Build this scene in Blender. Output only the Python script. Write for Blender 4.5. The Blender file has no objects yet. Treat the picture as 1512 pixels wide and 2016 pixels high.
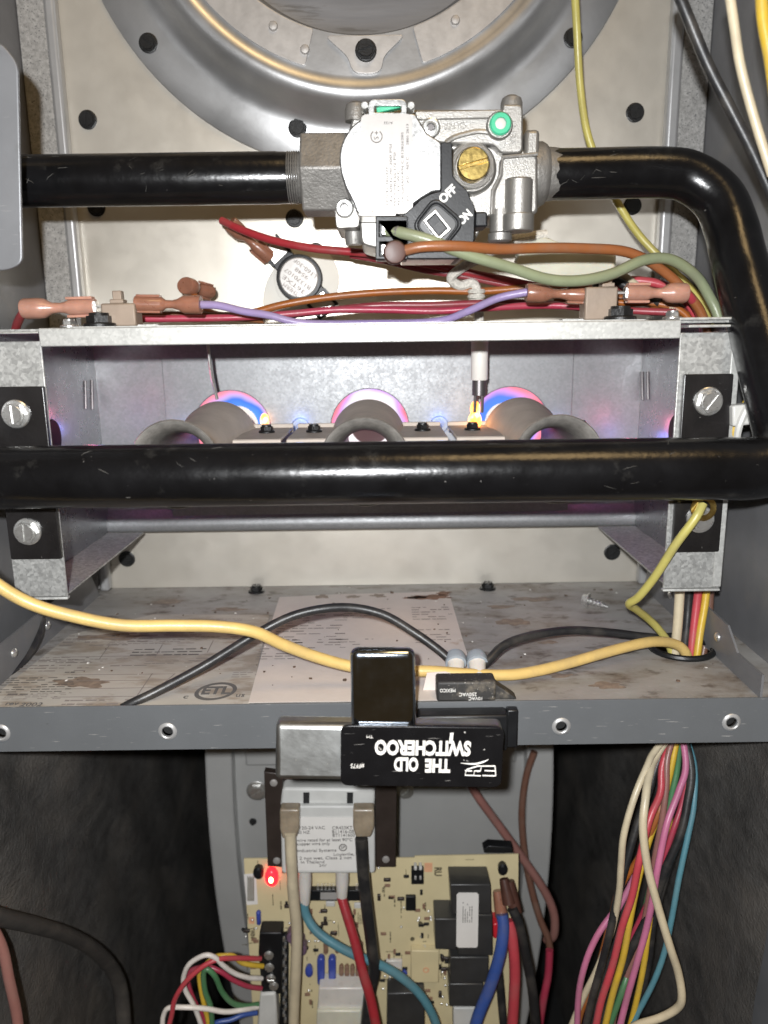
import bpy, math, random
from mathutils import Vector, Matrix
random.seed(7)
SC = bpy.context.scene
COL = SC.collection
# ------------------------------------------------------------------ camera
FPX, PITCH, ROLL, EYE = 1523.0, math.radians(12.5), math.radians(-0.75), Vector((0, 0, .171))
CR = Matrix.Rotation(math.pi/2 - PITCH, 3, 'X') @ Matrix.Rotation(ROLL, 3, 'Z')
cam = bpy.data.cameras.new('camera')
camo = bpy.data.objects.new('camera', cam)
COL.objects.link(camo)
camo.matrix_world = Matrix.Translation(EYE) @ CR.to_4x4()
cam.sensor_fit = 'AUTO'; cam.sensor_width = 36; cam.lens = FPX/2016*36
cam.clip_start = .01; cam.clip_end = 20
cam.dof.use_dof = True; cam.dof.focus_distance = .405; cam.dof.aperture_fstop = 8
SC.camera = camo
SC.render.resolution_x = 768; SC.render.resolution_y = 1024
# ------------------------------------------------------------------ light
W = bpy.data.worlds.new('World'); SC.world = W; W.use_nodes = True
bg = W.node_tree.nodes['Background']
bg.inputs[0].default_value = (1, .64, .30, 1); bg.inputs[1].default_value = .045
def lamp(name, kind, loc, energy, color, size, target=None):
    l = bpy.data.lights.new(name, kind); l.energy = energy; l.color = color
    if kind == 'AREA': l.size = size
    else: l.shadow_soft_size = size
    o = bpy.data.objects.new(name, l); COL.objects.link(o); o.location = loc
    if target is not None:
        o.rotation_euler = (Vector(target) - Vector(loc)).to_track_quat('-Z', 'Y').to_euler()
    return o
lamp('phone_flash', 'POINT', (-.018, -.035, .201), 13.5, (.97, .985, 1), .005)
lamp('room_ceiling_lamp', 'AREA', (.45, -.6, 1.9), 11, (1, .68, .32), .6, (0, .45, .1))
vs = SC.view_settings
vs.view_transform = 'Standard'; vs.look = 'None'; vs.exposure = .12; vs.gamma = 1; vs.use_curve_mapping = False

# ------------------------------------------------------------------ helpers
def at(px, py, Y=None, Z=None, X=None):
    d = CR @ Vector(((px-756)/FPX, -(py-1008)/FPX, -1))
    t = Y/d.y if Y is not None else ((Z-EYE.z)/d.z if Z is not None else X/d.x)
    return EYE + d*t
def depth(p):
    return -(CR.transposed() @ (Vector(p)-EYE)).z
def mpp(p): return depth(p)/FPX            # metres per photo pixel at a point
def xz(px, py, Y):
    p = at(px, py, Y=Y); return (p.x, p.z)
def loopx(pts, Y): return [xz(a, b, Y) for a, b in pts]
def circle(cx, cz, r, n=32, a0=0):
    return [(cx+r*math.cos(a0+2*math.pi*i/n), cz+r*math.sin(a0+2*math.pi*i/n)) for i in range(n)]
def roundpoly(pts, r, n=5):
    out = []
    N = len(pts)
    for i in range(N):
        p = Vector(pts[i]); a = Vector(pts[i-1]); b = Vector(pts[(i+1) % N])
        da, db = a-p, b-p
        k = min(r, da.length*.45, db.length*.45)
        s = p+da.normalized()*k; e = p+db.normalized()*k
        for j in range(n+1):
            t = j/n
            q = s*(1-t)**2 + p*2*t*(1-t) + e*t*t
            out.append((q.x, q.y))
    return out
def rrect(cx, cz, w, h, r, rot=0, n=5):
    c, s = math.cos(rot), math.sin(rot)
    pts = [(-w/2, -h/2), (w/2, -h/2), (w/2, h/2), (-w/2, h/2)]
    pts = [(cx+x*c-y*s, cz+x*s+y*c) for x, y in pts]
    return roundpoly(pts, r, n)
LOC = {}
def thing(name, label, cat, loc, group=None):
    o = bpy.data.objects.new(name, None); COL.objects.link(o)
    o.empty_display_size = .01; o.location = loc; LOC[o.name] = Vector(loc)
    o['label'] = label; o['category'] = cat
    if group: o['group'] = group
    return o
def tag(o, label=None, cat=None, group=None, kind=None):
    if label: o['label'] = label
    if cat: o['category'] = cat
    if group: o['group'] = group
    if kind: o['kind'] = kind
    return o
def put(name, me, m, parent, loc):
    o = bpy.data.objects.new(name, me); COL.objects.link(o)
    o.location = loc; LOC[o.name] = Vector(loc)
    if parent:
        o.parent = parent; o.location = Vector(loc) - LOC[parent.name]
    if m and not me.materials: me.materials.append(m)
    return o
def finish(name, verts, faces, m, parent=None, smooth=35, bevel=0, bseg=2, loc=None):
    vs_ = [Vector(v) for v in verts]
    if loc is None:
        lo = [min(v[i] for v in vs_) for i in range(3)]; hi = [max(v[i] for v in vs_) for i in range(3)]
        loc = Vector([(a+b)/2 for a, b in zip(lo, hi)])
    me = bpy.data.meshes.new(name)
    me.from_pydata([tuple(v-loc) for v in vs_], [], faces)
    me.update()
    if smooth:
        for p in me.polygons: p.use_smooth = True
        me.set_sharp_from_angle(angle=math.radians(smooth))
    o = put(name, me, m, parent, loc)
    if bevel:
        b = o.modifiers.new('bevel', 'BEVEL'); b.width = bevel; b.segments = bseg; b.limit_method = 'ANGLE'; b.angle_limit = math.radians(40)
        b.harden_normals = False
    return o
class MB:
    def __init__(s): s.v = []; s.f = []
    def add(s, v, f):
        n = len(s.v); s.v += [Vector(q) for q in v]; s.f += [tuple(i+n for i in g) for g in f]; return s
    def box(s, x0, x1, y0, y1, z0, z1):
        v = [(x, y, z) for z in (z0, z1) for y in (y0, y1) for x in (x0, x1)]
        return s.add(v, [(0, 2, 3, 1), (4, 5, 7, 6), (0, 1, 5, 4), (2, 6, 7, 3), (0, 4, 6, 2), (1, 3, 7, 5)])
    def obox(s, c, u, v, w, a, b, d):        # oriented box: centre, three axes, three full sizes
        c, u, v, w = Vector(c), Vector(u)*a/2, Vector(v)*b/2, Vector(w)*d/2
        vv = [c+u*i+v*j+w*k for k in (-1, 1) for j in (-1, 1) for i in (-1, 1)]
        return s.add(vv, [(0, 2, 3, 1), (4, 5, 7, 6), (0, 1, 5, 4), (2, 6, 7, 3), (0, 4, 6, 2), (1, 3, 7, 5)])
    def lathe(s, prof, o, ax, seg=32, cap=True, sq=1.0):    # prof: (radius, distance along ax)
        o, ax = Vector(o), Vector(ax).normalized()
        t = Vector((0, 0, 1)) if abs(ax.z) < .9 else Vector((1, 0, 0))
        u = ax.cross(t).normalized(); w = ax.cross(u)
        v = []; f = []
        for r, h in prof:
            for i in range(seg):
                a = 2*math.pi*i/seg
                v.append(o+ax*h+(u*math.cos(a)+w*sq*math.sin(a))*r)
        n = len(prof)
        for j in range(n-1):
            for i in range(seg):
                k = (i+1) % seg
                f.append((j*seg+i, j*seg+k, (j+1)*seg+k, (j+1)*seg+i))
        if cap:
            f.append(tuple(range(seg-1, -1, -1))); f.append(tuple((n-1)*seg+i for i in range(seg)))
        return s.add(v, f)
    def tube(s, pts, r, seg=10, sub=8, smoothpath=True, flat=1.0):
        P = [Vector(p) for p in pts]
        R = list(r) if isinstance(r, (list, tuple)) else [r]*len(P)
        if smoothpath and len(P) > 2:
            Q = []; RR = []
            for i in range(len(P)-1):
                p0, p1, p2, p3 = P[max(i-1, 0)], P[i], P[i+1], P[min(i+2, len(P)-1)]
                for j in range(sub):
                    t = j/sub
                    Q.append(.5*((2*p1)+(p2-p0)*t+(2*p0-5*p1+4*p2-p3)*t*t+(3*p1-p0-3*p2+p3)*t**3))
                    RR.append(R[i]*(1-t)+R[i+1]*t)
            Q.append(P[-1]); RR.append(R[-1]); P, R = Q, RR
        T = [(P[min(i+1, len(P)-1)]-P[max(i-1, 0)]).normalized() for i in range(len(P))]
        t0 = Vector((0, 0, 1)) if abs(T[0].z) < .9 else Vector((0, 1, 0))
        u = T[0].cross(t0).normalized()
        v = []; f = []
        for i, p in enumerate(P):
            u = (u-T[i]*u.dot(T[i])).normalized(); w = T[i].cross(u)
            for k in range(seg):
                a = 2*math.pi*k/seg
                v.append(p+(u*math.cos(a)+w*math.sin(a)*flat)*R[i])
        for i in range(len(P)-1):
            for k in range(seg):
                q = (k+1) % seg
                f.append((i*seg+k, i*seg+q, (i+1)*seg+q, (i+1)*seg+k))
        f.append(tuple(range(seg-1, -1, -1))); f.append(tuple((len(P)-1)*seg+k for k in range(seg)))
        return s.add(v, f)
    def prism(s, loop, Y0, Y1):               # polygon in XZ, extruded along Y (Y0 nearer the camera)
        n = len(loop)
        v = [(x, Y0, z) for x, z in loop]+[(x, Y1, z) for x, z in loop]
        f = [tuple(range(n)), tuple(range(2*n-1, n-1, -1))]
        for i in range(n):
            k = (i+1) % n; f.append((i, n+i, n+k, k))
        return s.add(v, f)
    def build(s, name, m, parent=None, **k): return finish(name, s.v, s.f, m, parent, **k)
def curve_mesh(loops, half, bev=0):
    cu = bpy.data.curves.new('c', 'CURVE'); cu.dimensions = '2D'; cu.fill_mode = 'BOTH'
    cu.extrude = max(half-bev, 0); cu.bevel_depth = bev; cu.bevel_resolution = 1
    if bev: cu.offset = -bev
    for lp in loops:
        sp = cu.splines.new('POLY'); sp.points.add(len(lp)-1); sp.use_cyclic_u = True
        for p, q in zip(sp.points, lp): p.co = (q[0], q[1], 0, 1)
    o = bpy.data.objects.new('c', cu)
    me = bpy.data.meshes.new_from_object(o)
    v = [tuple(x.co) for x in me.vertices]; f = [tuple(p.vertices) for p in me.polygons]
    bpy.data.objects.remove(o); bpy.data.curves.remove(cu); bpy.data.meshes.remove(me)
    return v, f
def plate(name, loops, Yf, Yb, m, parent=None, bev=0.0003, smooth=35):
    """sheet in the XZ plane with holes, front face at Yf, back face at Yb"""
    v, f = curve_mesh(loops, (Yb-Yf)/2, min(bev, (Yb-Yf)*.45))
    c = (Yf+Yb)/2
    return finish(name, [(x, c-z, y) for x, y, z in v], f, m, parent, smooth=smooth)
def sheet(name, loops, z0, z1, m, parent=None, bev=0.0, smooth=35):
    v, f = curve_mesh(loops, (z1-z0)/2, bev)
    c = (z0+z1)/2
    return finish(name, [(x, y, c+z) for x, y, z in v], f, m, parent, smooth=smooth)
FRONT = (Vector((1, 0, 0)), Vector((0, 0, 1)))
def inplane(rot, base=FRONT):
    u, v = base; c, s = math.cos(math.radians(rot)), math.sin(math.radians(rot))
    return (u*c+v*s, v*c-u*s)
FLOOR = (Vector((1, 0, 0)), Vector((0, 1, 0)))
def txt(body, pos, size, parent, m, frame=FRONT, fat=0, align='CENTER', width=None, name='lettering', spacing=1, th=.00012):
    cu = bpy.data.curves.new('t', 'FONT'); cu.body = body; cu.size = size; cu.align_x = align; cu.align_y = 'CENTER'
    cu.extrude = th; cu.offset = fat; cu.space_character = spacing; cu.resolution_u = 3
    o = bpy.data.objects.new('t', cu)
    me = bpy.data.meshes.new_from_object(o)
    v = [x.co.copy() for x in me.vertices]; f = [tuple(p.vertices) for p in me.polygons]
    bpy.data.objects.remove(o); bpy.data.curves.remove(cu); bpy.data.meshes.remove(me)
    k = 1
    if width:
        w = max(q.x for q in v)-min(q.x for q in v); k = width/w
    u, w_ = frame; n = u.cross(w_)
    return finish(name, [Vector(pos)+u*q.x*k+w_*q.y+n*q.z for q in v], f, m, parent, smooth=0)
def prints(name, pos, frame, w, h, rows, m, parent, dens=.75, lh=.45, seed=1, n_off=.0001):
    """rows of tiny unreadable print, each word a thin dark dash"""
    rn = random.Random(seed); u, v = frame; n = u.cross(v); mb = MB()
    for r in range(rows):
        y = h/2-(r+.5)*h/rows; x = -w/2
        end = w/2*(1 if rn.random() < .6 else rn.uniform(.2, 1))
        while x < end:
            L = rn.uniform(.4, 1.6)*h/rows*1.2
            if rn.random() < dens or x == -w/2:
                c = Vector(pos)+u*(x+L/2)+v*y+n*n_off
                a, b = u*min(L, end-x+L*.3)/2, v*(h/rows*lh/2*rn.uniform(.6, 1))
                mb.add([c-a-b, c+a-b, c+a+b, c-a+b], [(0, 1, 2, 3)])
            x += L*1.22
    if not mb.v: return None
    return mb.build(name, m, parent, smooth=0)

# ------------------------------------------------------------------ materials
def mat(name, col, metal=0., rough=.5, var=.12, vs=60, bump=0., bs=400, spangle=0., stain=None, coat=0., spec=.5,
        emit=None, trans=0., alpha=1., sss=0., rvar=.1, scratch=0., aniso=None, speck=None):
    m = bpy.data.materials.new(name); m.use_nodes = True
    nt = m.node_tree; N = nt.nodes; L = nt.links
    b = N['Principled BSDF']
    b.inputs['Metallic'].default_value = metal; b.inputs['Roughness'].default_value = rough
    b.inputs['Coat Weight'].default_value = coat; b.inputs['Specular IOR Level'].default_value = spec
    b.inputs['Transmission Weight'].default_value = trans; b.inputs['Alpha'].default_value = alpha
    if sss: b.inputs['Subsurface Weight'].default_value = sss; b.inputs['Subsurface Radius'].default_value = (.004, .002, .001)
    tc = N.new('ShaderNodeTexCoord'); src = tc.outputs['Object']
    if aniso:
        mp = N.new('ShaderNodeMapping'); mp.inputs['Scale'].default_value = aniso; L.new(src, mp.inputs[0]); src = mp.outputs[0]
    def noise(scale, detail=4, rough_=.6):
        n = N.new('ShaderNodeTexNoise'); n.inputs['Scale'].default_value = scale; n.inputs['Detail'].default_value = detail
        n.inputs['Roughness'].default_value = rough_; L.new(src, n.inputs['Vector']); return n.outputs['Fac']
    def ramp(fac, a, b_, ca, cb):
        r = N.new('ShaderNodeValToRGB'); e = r.color_ramp.elements
        e[0].position = a; e[1].position = b_; e[0].color = (*ca, 1); e[1].color = (*cb, 1); L.new(fac, r.inputs[0]); return r.outputs[0]
    def mix(fac, a, b_, mode='MIX'):
        x = N.new('ShaderNodeMix'); x.data_type = 'RGBA'; x.blend_type = mode
        if isinstance(fac, float): x.inputs[0].default_value = fac
        else: L.new(fac, x.inputs[0])
        for sock, val in ((x.inputs[6], a), (x.inputs[7], b_)):
            if isinstance(val, tuple): sock.default_value = (*val, 1)
            else: L.new(val, sock)
        return x.outputs[2]
    lo = tuple(max(0, c*(1-var)) for c in col); hi = tuple(min(1, c*(1+var)) for c in col)
    c = ramp(noise(vs), .3, .7, lo, hi)
    rsrc = noise(vs*2.3)
    if spangle:
        vo = N.new('ShaderNodeTexVoronoi'); vo.inputs['Scale'].default_value = 750; L.new(src, vo.inputs['Vector'])
        sp = N.new('ShaderNodeSeparateColor'); L.new(vo.outputs['Color'], sp.inputs[0])
        g = ramp(sp.outputs[0], 0, 1, (1-spangle,)*3, (1+spangle*.6,)*3)
        c = mix(1.0, c, g, 'MULTIPLY')
        mm = N.new('ShaderNodeMath'); mm.operation = 'MULTIPLY_ADD'; L.new(sp.outputs[1], mm.inputs[0]); mm.inputs[1].default_value = .5; L.new(rsrc, mm.inputs[2])
        rsrc = mm.outputs[0]
    if stain:
        for (scol, sscale, t0, t1, amt) in stain:
            k = ramp(noise(sscale, 6, .65), t0, t1, (0, 0, 0), (amt,)*3)
            c = mix(k, c, tuple(scol))
    if speck:
        k = ramp(noise(speck[1], 2, .5), speck[2], speck[2]+.04, (0, 0, 0), (1, 1, 1)); c = mix(k, c, tuple(speck[0]))
    if scratch:
        mp = N.new('ShaderNodeMapping'); mp.inputs['Scale'].default_value = (60, 400, 900); mp.inputs['Rotation'].default_value = (.4, .5, .3)
        L.new(tc.outputs['Object'], mp.inputs[0])
        n = N.new('ShaderNodeTexNoise'); n.inputs['Scale'].default_value = 1.6; n.inputs['Detail'].default_value = 3; L.new(mp.outputs[0], n.inputs['Vector'])
        k = ramp(n.outputs['Fac'], .69, .73, (0, 0, 0), (scratch,)*3); c = mix(k, c, (.55, .53, .5))
    L.new(c, b.inputs['Base Color'])
    if rvar:
        mr = N.new('ShaderNodeMapRange'); mr.inputs['To Min'].default_value = max(.03, rough-rvar); mr.inputs['To Max'].default_value = min(1, rough+rvar)
        L.new(rsrc, mr.inputs[0]); L.new(mr.outputs[0], b.inputs['Roughness'])
    if bump:
        bp = N.new('ShaderNodeBump'); bp.inputs['Strength'].default_value = bump; bp.inputs['Distance'].default_value = .001
        L.new(noise(bs, 5), bp.inputs['Height']); L.new(bp.outputs[0], b.inputs['Normal'])
    if emit:
        b.inputs['Emission Color'].default_value = (*emit[0], 1); b.inputs['Emission Strength'].default_value = emit[1]
    return m
def wm(name, col, rough=.38, var=.10):
    g = tuple(.72*c+.28*k for c, k in zip(col, (.16, .14, .115)))
    return mat('wire_'+name, col, rough=rough, var=var, vs=70, bump=.10, bs=700, rvar=.10, stain=[(g, 55, .46, .66, .85)])
M = dict(
 panel=mat('prepainted_cream_steel', (.60, .565, .50), metal=.62, rough=.38, var=.05, vs=25, bump=.05, bs=1500, stain=[((.50, .45, .37), 9, .45, .75, .45), ((.27, .25, .22), 110, .71, .76, .35)]),
 dish=mat('drawn_aluminized_steel', (.50, .50, .50), metal=.82, rough=.36, var=.12, vs=30, bump=.03, bs=600, rvar=.08),
 cup=mat('grey_cup_steel', (.17, .18, .20), metal=.35, rough=.45, var=.3, vs=22, bump=.06, bs=300, aniso=(.3, 1, 3), stain=[((.08, .08, .08), 40, .60, .66, .6)]),
 ringplate=mat('dull_steel_plate', (.46, .44, .42), metal=.6, rough=.45, var=.12, vs=70, bump=.05),
 galv=mat('galvanized_steel', (.40, .40, .385), metal=.55, rough=.42, var=.07, vs=40, spangle=.30, bump=.10, bs=1400),
 galvlip=mat('galvanized_lip', (.43, .43, .41), metal=.4, rough=.45, var=.07, vs=50, spangle=.15, bump=.08, bs=1600, stain=[((.30, .27, .22), 160, .68, .74, .7)]),
 box=mat('box_inner_steel', (.25, .255, .26), metal=.5, rough=.42, var=.07, vs=30, spangle=.10, bump=.03, bs=900, stain=[((.22, .22, .24), 35, .62, .75, .4)]),
 boxside=mat('box_side_steel', (.31, .315, .32), metal=.8, rough=.27, var=.07, vs=30, spangle=.08, bump=.03, bs=900, stain=[((.22, .22, .24), 35, .62, .75, .4)]),
 greywall=mat('grey_cabinet_paint', (.145, .145, .15), metal=.1, rough=.45, var=.12, vs=30, bump=.10, bs=1200, stain=[((.22, .20, .17), 22, .55, .75, .5)]),
 lip=mat('blue_grey_enamel', (.098, .104, .110), rough=.38, var=.07, vs=25, bump=.06, bs=1200, scratch=.35, stain=[((.05, .05, .05), 60, .68, .72, .8)], spec=.5),
 gasket=mat('speckled_gasket', (.26, .255, .245), rough=.8, var=.3, vs=500, bump=.4, bs=1500, speck=((.12, .12, .12), 900, .62)),
 flange=mat('edge_flange_steel', (.36, .36, .36), metal=.4, rough=.4, var=.06),
 shelf=mat('dirty_deck_steel', (.31, .30, .285), metal=.12, rough=.58, var=.12, vs=35, bump=.1, bs=500,
           stain=[((.21, .185, .16), 15, .42, .66, .7), ((.15, .118, .09), 30, .50, .66, .7), ((.06, .047, .037), 60, .57, .69, .7), ((.40, .38, .35), 160, .62, .70, .4)], aniso=(1, 1.8, 1)),
 label=mat('yellowed_label', (.40, .375, .335), rough=.6, var=.08, vs=40, stain=[((.19, .14, .095), 22, .50, .62, .85), ((.30, .265, .22), 11, .45, .6, .6)], aniso=(1, 2.4, 1)),
 paper=mat('pinkish_paper', (.53, .475, .435), rough=.75, var=.05, vs=60, bump=.08, bs=300, stain=[((.36, .25, .17), 26, .66, .74, .8)]),
 inkgrey=mat('faded_ink', (.10, .09, .082), rough=.7, var=.1),
 inkpink=mat('pale_print', (.22, .19, .175), rough=.7, var=.1),
 inkmark=mat('mark_ink', (.10, .095, .09), rough=.7),
 blackpipe=mat('black_pipe_enamel', (.0045, .0045, .005), spec=.4, rough=.22, var=.3, vs=50, bump=.14, bs=260, scratch=.0, speck=((.10, .095, .09), 380, .76), rvar=.10, stain=[((.030, .029, .027), 60, .60, .72, .6), ((.20, .195, .18), 150, .71, .74, .5)]),
 blacktab=mat('black_tab_paint', (.010, .009, .009), rough=.3, var=.3, bump=.1, bs=600, speck=((.2, .19, .17), 500, .76)),
 zinc=mat('zinc_screw', (.72, .72, .70), metal=.9, rough=.30, var=.1, vs=200, bump=.05),
 blackscrew=mat('black_oxide_screw', (.012, .012, .012), metal=.3, rough=.42, var=.3, vs=300, bump=.2, bs=900),
 darkhole=mat('dark_rubber', (.008, .008, .008), rough=.7),
 cast=mat('die_cast_aluminium', (.33, .32, .30), metal=.75, rough=.42, var=.07, vs=60, bump=.22, bs=1300),
 cast2=mat('rough_inlet_casting', (.24, .23, .215), metal=.6, rough=.5, var=.18, vs=90, bump=.4, bs=600, stain=[((.10, .10, .095), 90, .6, .7, .7)]),
 cover=mat('bright_zinc_cover', (.40, .40, .395), metal=.9, rough=.30, var=.05, vs=200, spangle=.14, bump=.06, bs=1800),
 vlabel=mat('silver_sticker', (.37, .355, .34), metal=.25, rough=.42, var=.05, vs=70),
 brass=mat('brass', (.78, .58, .20), metal=1, rough=.24, var=.12, vs=120, bump=.06, bs=700),
 clear=mat('clear_plastic', (.9, .88, .84), rough=.12, trans=.85, var=.02),
 green=mat('green_plastic', (.05, .40, .22), rough=.4, coat=.3),
 white=mat('white_plastic', (.50, .49, .46), rough=.45, var=.04),
 blackpl=mat('black_plastic', (.007, .0075, .0085), spec=.35, rough=.42, var=.2, bump=.1, bs=1000),
 dustyblack=mat('dusty_black_plastic', (.022, .021, .02), rough=.6, var=.3, bump=.2, bs=900, stain=[((.20, .17, .13), 90, .54, .70, .7)], speck=((.35, .33, .3), 800, .70)),
 whiteink=mat('white_ink', (.70, .69, .66), rough=.5, var=.04),
 nylon=mat('amber_nylon_terminal', (.28, .125, .080), rough=.30, var=.14, vs=120, sss=.25, coat=.25, trans=.12),
 nylonpink=mat('pink_nylon_terminal', (.43, .225, .165), rough=.33, var=.12, vs=120, sss=.3, coat=.2, trans=.1),
 browncap=mat('brown_terminal_boot', (.065, .028, .020), rough=.42, var=.2, spec=.3),
 tin=mat('tinned_tab', (.68, .67, .64), metal=.9, rough=.3, var=.1),
 tan=mat('tan_phenolic', (.25, .195, .15), rough=.5, var=.12, bump=.1, metal=.2),
 burner=mat('dusty_burner_steel', (.47, .405, .345), metal=.1, rough=.6, var=.12, vs=60, bump=.15, bs=700),
 bell=mat('bare_burner_rim', (.26, .245, .225), metal=.4, rough=.38, var=.25, vs=260, bump=.25, bs=900),
 ceramic=mat('white_ceramic', (.70, .67, .62), rough=.5, var=.05, bump=.05),
 darkmetal=mat('dark_rod', (.16, .15, .15), metal=.8, rough=.4),
 insul=mat('black_foil_insulation', (.075, .072, .068), rough=.55, var=.35, vs=90, bump=1.0, bs=520, spec=.45, stain=[((.15, .135, .118), 20, .46, .72, .75)], speck=((.26, .25, .23), 900, .73), aniso=(1, .7, 1)),
 dark=mat('dark_void', (.012, .012, .012), rough=.9),
 blower=mat('blower_grey_steel', (.40, .40, .39), metal=.35, rough=.5, var=.08, vs=14, bump=.05),
 brownsteel=mat('varnished_core_steel', (.035, .026, .022), rough=.4, metal=.2, var=.2, bump=.1),
 trbody=mat('grey_bobbin_plastic', (.50, .50, .48), rough=.5, var=.08),
 trlabel=mat('transformer_label', (.66, .64, .61), rough=.5, var=.04),
 smoke=mat('smoked_sleeve', (.26, .21, .15), rough=.35, var=.25, vs=120, sss=.2, coat=.2),
 clearsleeve=mat('cloudy_sleeve', (.56, .53, .49), rough=.3, var=.1, sss=.2, coat=.3),
 pcb=mat('cream_circuit_board', (.57, .485, .29), rough=.5, var=.06, vs=40, bump=.03),
 pcbink=mat('board_print', (.10, .085, .05), rough=.6),
 orangeink=mat('faint_orange_print', (.62, .33, .19), rough=.6),
 bluecap=mat('blue_component', (.035, .06, .30), rough=.4, coat=.3),
 brownres=mat('brown_component', (.20, .115, .075), rough=.5, var=.3, vs=400),
 purple=mat('purple_component', (.12, .075, .11), rough=.45),
 greyblk=mat('grey_black_relay', (.03, .03, .03), rough=.4, var=.2, coat=.2),
 led=mat('red_led', (.9, .02, .03), rough=.3, emit=((1, .012, .02), 2.6)),
 ledhot=mat('red_led_core', (1, .6, .3), rough=.3, emit=((1, .55, .18), 14)),
 chrome=mat('black_chrome', (.46, .52, .60), metal=1, rough=.13, var=.10, vs=60, scratch=.7, speck=((.6, .58, .5), 650, .735), rvar=.09, bump=.03, bs=500),
 wornchrome=mat('worn_chrome', (.46, .47, .46), metal=1, rough=.38, var=.18, vs=45, scratch=.5, speck=((.7, .68, .6), 600, .72), rvar=.10, bump=.05, bs=400),
 decal=mat('black_decal', (.006, .006, .0068), rough=.26, var=.2, scratch=.35, speck=((.5, .48, .45), 300, .745)),
 decalink=mat('decal_white', (.76, .74, .70), rough=.4, var=.03),
 foam=mat('white_gasket_sheet', (.66, .64, .59), rough=.7, var=.04),
 braid=mat('braided_sleeve', (.58, .55, .49), rough=.8, var=.25, vs=700, bump=.6, bs=1300),
 bag=mat('milky_nylon', (.60, .585, .48), rough=.35, var=.12, vs=50, sss=.2, coat=.2, alpha=.85),
 plategrey=mat('grey_steel_plate', (.19, .195, .205), metal=.3, rough=.45, var=.10, vs=18, bump=.06, scratch=.2, stain=[((.12, .12, .12), 30, .55, .7, .6)]),
)
WIRE = dict(cream=wm('cream', (.52, .445, .31)), yellow=wm('yellow', (.52, .34, .035)), buff=wm('buff_yellow', (.55, .385, .135)), olive=wm('olive', (.42, .37, .10)),
 olive2=wm('dusty_olive', (.33, .29, .11)), black=wm('black', (.016, .016, .017), rough=.42), red=wm('red', (.30, .022, .03)), darkred=wm('dark_red', (.23, .030, .04)), pinkred=wm('pink_red', (.42, .05, .065)),
 sage=wm('sage_green', (.20, .225, .135)), orange=wm('orange', (.29, .085, .014)), copper=wm('copper_orange', (.23, .078, .025)), lav=wm('lavender', (.26, .20, .37)), brown=wm('brown', (.13, .062, .042)),
 pink=wm('pink', (.42, .13, .23)), teal=wm('teal', (.075, .20, .245)), blue=wm('blue', (.03, .07, .26)), green=wm('green', (.06, .17, .075)), white=wm('white', (.66, .62, .58)), crimson=wm('crimson', (.32, .03, .06)), salmon=wm('salmon', (.22, .10, .085)), grey=wm('dark_grey', (.05, .046, .042), rough=.6))

# ------------------------------------------------------------------ screws
def hexhead(r, washer=1.35, h=.0032, slot=True, slotrot=.6, seg=24):
    """hex washer head with a cut slot; axis +Z, base at z = 0"""
    mb = MB()
    mb.lathe([(r*washer, 0), (r*washer, h*.18), (r*washer*.94, h*.26), (r*.9, h*.30)], (0, 0, 0), (0, 0, 1), seg)
    def hexloop(rr): return [(rr*math.cos(math.pi/3*i), rr*math.sin(math.pi/3*i)) for i in range(6)]
    hx = hexloop(r)
    v = [(x, y, h*.28) for x, y in hx]+[(x, y, h*.78) for x, y in hx]
    mb.add(v, [tuple(range(5, -1, -1)), tuple(range(6, 12))]+[(i, (i+1) % 6, 6+(i+1) % 6, 6+i) for i in range(6)])
    c, s = math.cos(slotrot), math.sin(slotrot); g = r*.11 if slot else 0
    for sg in (1, -1):
        a0 = math.asin(g/(r*.8)) if slot else 0
        pts = [(r*.8*math.cos(a0+(math.pi-2*a0)*i/12), sg*r*.8*math.sin(a0+(math.pi-2*a0)*i/12)) for i in range(13)]
        pts = [(x*c-y*s, x*s+y*c) for x, y in pts]
        if sg < 0: pts = pts[::-1]
        n = len(pts)
        mb.add([(x, y, h*.70) for x, y in pts]+[(x*.93, y*.93, h) for x, y in pts],
               [tuple(range(n-1, -1, -1)), tuple(range(n, 2*n))]+[(i, (i+1) % n, n+(i+1) % n, n+i) for i in range(n)])
    return mb
SCREWMESH = {}
def screw(name, key, r, loc, parent, m, normal=(0, -1, 0), rot=0., label=None, **kw):
    k = (key, round(r, 5))
    if k not in SCREWMESH:
        mb = hexhead(r, **kw)
        me = bpy.data.meshes.new(key); me.from_pydata([tuple(v) for v in mb.v], [], mb.f)
        for p in me.polygons: p.use_smooth = True
        me.set_sharp_from_angle(angle=math.radians(30)); me.materials.append(m); SCREWMESH[k] = me
    o = put(name, SCREWMESH[k], None, parent, loc)
    q = Vector((0, 0, 1)).rotation_difference(Vector(normal))
    o.rotation_mode = 'QUATERNION'; o.rotation_quaternion = q @ Matrix.Rotation(rot, 3, 'Z').to_quaternion()
    if label: o['label'] = label
    return o

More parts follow.
